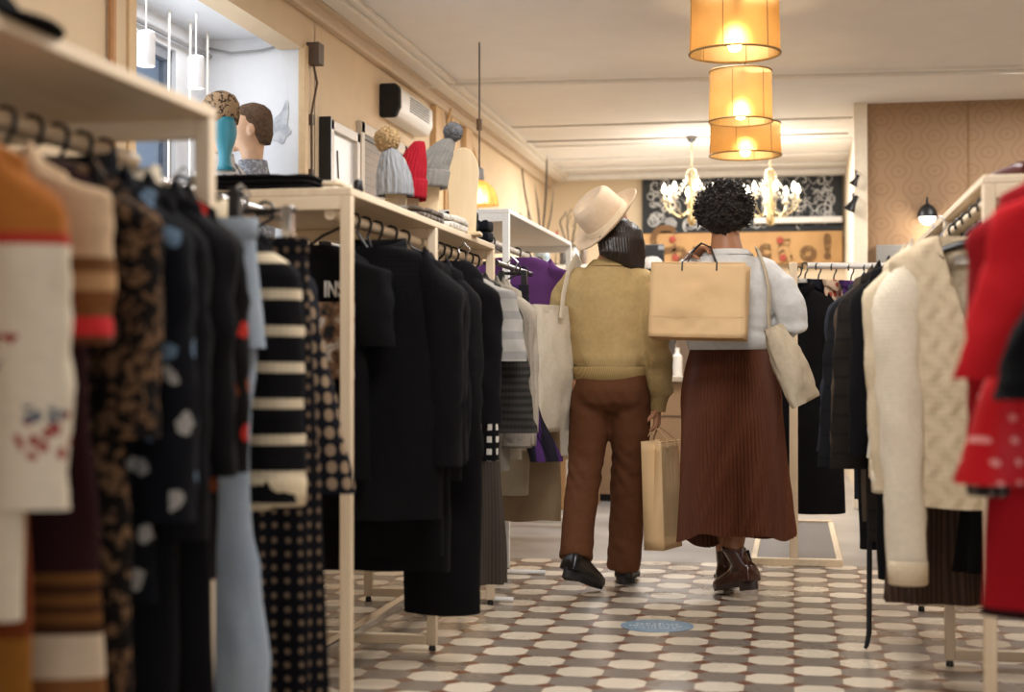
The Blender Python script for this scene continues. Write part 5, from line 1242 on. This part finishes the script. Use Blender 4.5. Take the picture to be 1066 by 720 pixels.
cu.build('curl', M_afro, hair, angle=180)['kind'] = 'stuff'
# earrings
for s in (-1, 1):
    MB().tube([(-.022+s*.079+.010*math.cos(a), .03, 1.565-.012+.012*math.sin(a)) for a in [2*PI*j/16 for j in range(17)]], .0016, 6).build('earring', M_brass, bodyB)
# skirt
N = 504; PLEAT = 84; rings = []
for i in range(58):
    v = i/57; r = []
    for j in range(N):
        a = 2*PI*j/N; ca, sa = math.cos(a), math.sin(a)
        zb = .265-.02*math.cos(a*2+1)-.075*max(0, sa)**1.2-.045*max(0, -ca)*(.4+.6*max(0, -sa+.3))+.012*math.sin(5*a)
        z = 1.055+(zb-1.055)*v
        q = min(1, (1.055-z)/.26); rx = .160+.048*math.sin(q*PI/2); ry = .122+.046*math.sin(q*PI/2)
        low = max(0, (.80-z)/.55); rx += .022*low**1.3; ry += .05*low
        wv = .013*low*(math.sin(7*a+2.2*v)+.6*math.sin(11*a+1))+.010*low*noise.noise(Vector((ca*2, sa*2, z*2)))
        tri = abs((a*PLEAT/(2*PI)+.25*math.sin(4*v+3*a)*v) % 1-.5)*2-.5
        am = .008+.008*v**.8
        k = wv+am*tri
        r.append((.004+.014*low+ca*(rx+k), sa*(ry+k)+.05*low*0+.02*low, z))
    rings.append(r)
rings.append([(p[0]*.985, p[1]*.985, p[2]+.006) for p in rings[-1]])
M_skirt = fabric('brown_satin_pleat', '#5e3625', rough=.45, var=.05)
so = MB().loft(rings, (False, False)).build('skirt', M_skirt, bodyB, angle=60)
MB().ell([(0, 0, 1.05, .162, .124), (0, 0, 1.052, .165, .127), (0, 0, 1.085, .158, .12), (0, 0, 1.085, .15, .112)], 48, caps=(False, False)).build('waistband', M_skirt, so, angle=60)
# sweater
sb = MB()
sb.ell([(.0, 0, 1.04, .158, .122), (.0, 0, 1.06, .172, .134), (.0, 0, 1.12, .176, .134), (-.002, 0, 1.2, .182, .132), (-.005, 0, 1.28, .188, .126), (-.006, 0, 1.345, .185, .112), (-.008, 0, 1.395, .148, .094), (-.010, 0, 1.425, .105, .082), (-.012, .002, 1.442, .086, .074)], 34)
sb.tube([(.135, 0, 1.345), (.205, -.01, 1.285), (.245, -.03, 1.20), (.262, -.042, 1.14), (.205, .075, 1.125), (.12, .19, 1.138)], [.074, .071, .068, .066, .06, .042], 18, round_=True)
sb.tube([(-.14, 0, 1.345), (-.185, .04, 1.285), (-.21, .10, 1.22), (-.225, .16, 1.185), (-.215, .11, 1.27), (-.188, .04, 1.375)], [.074, .068, .062, .058, .052, .040], 18, round_=True)
def sbf(p, n):
    d = .008*noise.noise(Vector((p.x*8+1, p.y*8, p.z*7)))+.004*noise.noise(Vector((p.x*16, p.y*16, p.z*24)))
    if p.z < 1.16: d += .006*math.sin(p.z*95+5*noise.noise(p*4))*max(0, (1.16-p.z)/.1)
    return d
M_swB = fabric('pale_grey_jersey', '#cdcbc8', knit=260, var=.05)
sbo = link_mesh('sweater', voxel(sb, 'sweater', .0075, 6, sbf), M_swB, bodyB, angle=180)
MB().ell([(0, 0, 1.085, .185, .145), (0, 0, 1.08, .187, .147), (0, 0, 1.03, .176, .138), (0, 0, 1.026, .17, .132), (0, 0, 1.05, .165, .128)], 48, caps=(False, False)).build('hem_band', M_swB, sbo, angle=60)
MB().ell([(-.011, 0, 1.425, .110, .087), (-.012, .002, 1.437, .098, .082), (-.013, .003, 1.448, .086, .075), (-.013, .003, 1.444, .077, .068)], 40, caps=(False, False)).build('collar', M_swB, sbo, angle=60)
bootm = plain('brown_leather', '#3e2219', .22, 0, .12, .06); bsole = plain('boot_sole', '#2a1a14', .55)
shoe(bodyB, (.105, -.15, .085), (-.06, .035, .022), .09, bootm, bsole, ankle=(.018, -.095, .20), shaft_r=.05, name='boot', heel_up=.024, hgt=.078)
shoe(bodyB, (-.035, .245, .036), (-.035, .49, .024), .09, bootm, bsole, ankle=(-.032, .28, .185), shaft_r=.05, name='boot', heel_up=.024, hgt=.078)

# ------------------------------------------------------------------ bags
t = NT('kraft_paper'); t.set(Roughness=.75); t.base(t.mix(t.noise(7, 5), '#cfaa79', '#dcb98c')); t.bump(t.noise(5, 3), .25, .01); M_kr = t.m
t = NT('kraft_paper_dark'); t.set(Roughness=.75); t.base(t.mix(t.noise(7, 5), '#b78c5c', '#c49a6a')); M_kr2 = t.m
def paper_bag(label, M, w, d, h, handle_mat, hh, sag=.004, seed=0, gus=.02, hx=.12, lean=0, hr=.003):
    g = tag(empty('paper_bag'), label, 'shopping bag'); g.matrix_world = M
    def wall(nx, f, name, mat):
        mb = MB(); nz_ = 16; b = 0
        for i in range(nx+1):
            for k in range(nz_+1):
                u, v = i/nx, k/nz_; p = f(u, v); q = noise.noise(Vector((p[0]*9+seed, p[1]*9, p[2]*7)))*sag*math.sin(PI*v)**.5
                cr = sag*.8*abs(noise.noise(Vector((u*5+seed, v*6, 2))))
                mb.v.append(Vector((p[0]+(q if abs(p[0]) > w*.49 and 0 else 0), p[1]+(q+cr)*math.sin(PI*u), p[2])))
        for i in range(nx):
            for k in range(nz_): a = i*(nz_+1)+k; mb.f.append([a, a+nz_+1, a+nz_+2, a+1])
        return mb.build(name, mat, g, solid=.0012, angle=25)
    wall(20, lambda u, v: (-w/2+w*u, -d/2, h*v), 'front_panel', M_kr); wall(20, lambda u, v: (-w/2+w*u, d/2, h*v), 'back_panel', M_kr)
    for s in (-1, 1): 
        mb = MB(); k0 = 10
        for k in range(k0+1):
            v = k/k0; gi = gus*max(0, (v-.28)/.72)
            for u in (-1, 0, 1): mb.v.append(Vector((s*(w/2-(gi if u == 0 else 0)), u*d/2, h*v)))
        for k in range(k0):
            for u in range(2): a = k*3+u; mb.f.append([a, a+1, a+4, a+3])
        mb.build('gusset', M_kr2 if abs(s-1) < .1 and hr < .0025 else M_kr, g, solid=.0012, angle=10)
    mb = MB().bb(-w/2, w/2, -d/2, d/2, 0, .002); mb.build('bottom', M_kr2, g)
    MB().bb(-w/2+.001, w/2-.001, -d/2-.0015, -d/2-.0005, h*.985, h*.99).bb(-w/2+.001, w/2-.001, -d/2-.0015, -d/2-.0007, d*.72, d*.725).build('fold_line', M_kr2, g)
    return g
# big bag over the shoulder
Mb = Matrix.Translation(BW+Vector((-.118, -.275, 1.068))) @ Matrix.Rotation(-.12, 4, 'Z') @ Matrix.Rotation(.025, 4, 'Y') @ Matrix.Rotation(-.10, 4, 'X')
bb_ = paper_bag('large kraft paper bag with black cords slung over the grey sweater shoulder', Mb, .385, .115, .305, M_blk, .1, .017, 4)
inv = Mb.inverted()
for (xa, xb, side) in ((-.065, .075, -1), (-.075, .055, 1)):
    tops = [Vector(p) for p in ((-.135, -.075, 1.452), (-.105, -.085, 1.462), (-.075, -.085, 1.458))]
    ends = [Mb @ Vector((xa, side*.058, .27)), Mb @ Vector((xb, side*.058, .27))]
    pts = [ends[0], Mb @ Vector((xa, side*.058, .305)), BW+Vector((-.145, -.095 if side < 0 else -.06, 1.445)), BW+Vector((-.115, -.075 if side < 0 else -.04, 1.472)), BW+Vector((-.075, -.09 if side < 0 else -.06, 1.452)), Mb @ Vector((xb, side*.058, .305)), ends[1]]
    MB().tube([inv @ p for p in pts], .0032, 8).build('handle', M_blk, bb_)
# small bag held low
Ms = Matrix.Translation(AW+Vector((.236, .03, .18))) @ Matrix.Rotation(1.25, 4, 'Z') @ Matrix.Rotation(-.03, 4, 'X')
sb_ = paper_bag('small kraft paper bag carried low between the two women', Ms, .20, .09, .46, M_kr, .1, .006, 9, gus=.045, hr=.002)
inv = Ms.inverted()
for side in (-1, 1):
    hp = AW+Vector((.207, .045, .712))
    pts = [Ms @ Vector((-.05, side*.054, .43)), Ms @ Vector((-.045, side*.05, .465)), hp+Vector((-.008, -.025, -.01)), hp+Vector((.0, 0, .004)), hp+Vector((.004, .03, -.01)), Ms @ Vector((.045, side*.05, .465)), Ms @ Vector((.05, side*.054, .43))]
    MB().tube([inv @ p for p in pts], .0035, 8).build('handle', fabric('twisted_paper', '#c3a078'), sb_)
def cloth_bag(label, M, w, d, h, mat, seed, strap, taper=.0, sag=.03, strapr=.014, flat=.25):
    g = tag(empty('tote_bag'), label, 'tote bag'); g.matrix_world = M
    rings = []
    for i in range(24):
        v = i/23; z = h*(1-v); bulge = math.sin(PI*min(1, v*.85+.08))
        r = []
        for j in range(48):
            x, y = sup(2*PI*j/48, 2.6); ww = w/2*(1-taper*(1-v)); dd = d/2*(.35+.75*bulge)
            wob = .010*noise.noise(Vector((x*3+seed, y*2, v*5)))+.004*noise.noise(Vector((x*8, y*5+seed, v*13)))
            r.append((x*(ww+wob*.5), y*dd+wob+sag*v*v*0, z))
        rings.append(r)
    rings.insert(0, [(p[0]*.97, p[1]*.8, p[2]-.03) for p in rings[0]])
    MB().loft(rings, (False, True)).build('body', mat, g, angle=80)
    MB().loft([[(sup(2*PI*j/48, 2.6)[0]*w/2*(1-taper)*1.015, sup(2*PI*j/48, 2.6)[1]*d/2*.62*1.0, z) for j in range(48)] for z in (h-.03, h+.001)], (False, False)).build('top_hem', mat, g, angle=60)
    inv = M.inverted()
    for s_ in strap: MB().tube([inv @ Vector(p) for p in s_], strapr, 10, flat=flat).build('strap', mat, g)
    return g
F_canvas = fabric('canvas', '#d9cdb8', var=.05); F_canvas2 = fabric('natural_canvas', '#b5a68f', var=.06)
Mt = Matrix.Translation(AW+Vector((-.232, -.10, .68))) @ Matrix.Rotation(1.22, 4, 'Z') @ Matrix.Rotation(.03, 4, 'X')
O = AW
cloth_bag('cream canvas tote hanging from the left shoulder of the hat woman', Mt, .34, .10, .535, F_canvas, 3,
    [[O+Vector(p) for p in ((-.176, -.155, 1.16), (-.168, -.15, 1.26), (-.15, -.115, 1.365), (-.125, -.04, 1.425), (-.125, .04, 1.42), (-.165, .12, 1.33), (-.235, .08, 1.24), (-.255, -.05, 1.16))]], strapr=.020, flat=.16)
Mu = Matrix.Translation(BW+Vector((.315, -.20, .815))) @ Matrix.Rotation(-.42, 4, 'Y') @ Matrix.Rotation(1.25, 4, 'Z')
O = BW
cloth_bag('natural canvas shoulder bag hanging behind the right arm of the skirt woman', Mu, .30, .10, .33, F_canvas2, 8,
    [[O+Vector(p) for p in ((.168, -.20, 1.10), (.162, -.18, 1.18), (.165, -.158, 1.27), (.15, -.135, 1.35), (.125, -.075, 1.425), (.115, .0, 1.448), (.13, .085, 1.40), (.16, .155, 1.29), (.175, .16, 1.2))]], taper=.55, strapr=.020, flat=.2)

# ------------------------------------------------------------------ light
W = bpy.data.worlds.new('sky'); bpy.context.scene.world = W; W.use_nodes = True
bg = W.node_tree.nodes['Background']; bg.inputs[0].default_value = (.72, .83, 1, 1); bg.inputs[1].default_value = 1.0
def area(name, loc, size, e, c=(1, .985, .965), rot=(0, 0, 0), sy=None):
    l = bpy.data.lights.new(name, 'AREA'); l.energy = e; l.color = c; l.size = size
    if sy: l.shape = 'RECTANGLE'; l.size_y = sy
    o = bpy.data.objects.new(name, l); C.objects.link(o); o.location = loc; o.rotation_euler = rot; return o
# added area lamps, standing in for presumed ceiling fittings that are unseen
area('added_ceiling_light', (-.1, 2.9, 2.66), .8, 40, sy=.9)
area('added_ceiling_light', (-.35, 4.6, 2.66), .5, 40, sy=.8)
area('added_ceiling_light', (1.6, 6.4, 2.66), .6, 30, sy=1.0)
area('added_ceiling_light', (-.4, 7.0, 2.66), .4, 28, sy=.8)
area('added_ceiling_light', (-.8, 9.6, 2.66), .8, 60, sy=.8)
area('added_ceiling_light', (-.8, 12.4, 2.66), 1.6, 75, sy=.8)
area('added_ceiling_light', (1.6, 9.3, 2.66), .8, 30, sy=.8)
# daylight in the window bay
area('bay_daylight', (-2.70, 5.6, 1.85), .9, 16, (.86, .93, 1), (0, -PI/2, 0), 1.8)
area('bay_ceiling_light', (-2.5, 5.6, 2.49), .3, 7, (.95, .97, 1), (0, 0, 0), 2.0)
# fill lamp added behind the camera, as from an unseen shop front
area('front_fill', (.2, -2.3, 1.5), 4.5, 45, (1, .98, .95), (PI/2, 0, 0), 2.2)
# ------------------------------------------------------------------ camera
cam = bpy.data.cameras.new('camera'); cam.sensor_width = 36; cam.lens = F/1066*36; cam.clip_start = .05
cam.dof.use_dof = True; cam.dof.focus_distance = 6.4; cam.dof.aperture_fstop = 2.2
co = bpy.data.objects.new('camera', cam); C.objects.link(co); co.location = (0, 0, CH); co.rotation_euler = (PI/2+PH, 0, TH)
sc = bpy.context.scene; sc.camera = co
sc.view_settings.view_transform = 'Standard'; sc.view_settings.look = 'None'; sc.view_settings.gamma = 1; sc.view_settings.exposure = 0
sc.view_settings.use_curve_mapping = False
sc.cycles.use_denoising = True; sc.cycles.max_bounces = 8; sc.cycles.sample_clamp_indirect = 6
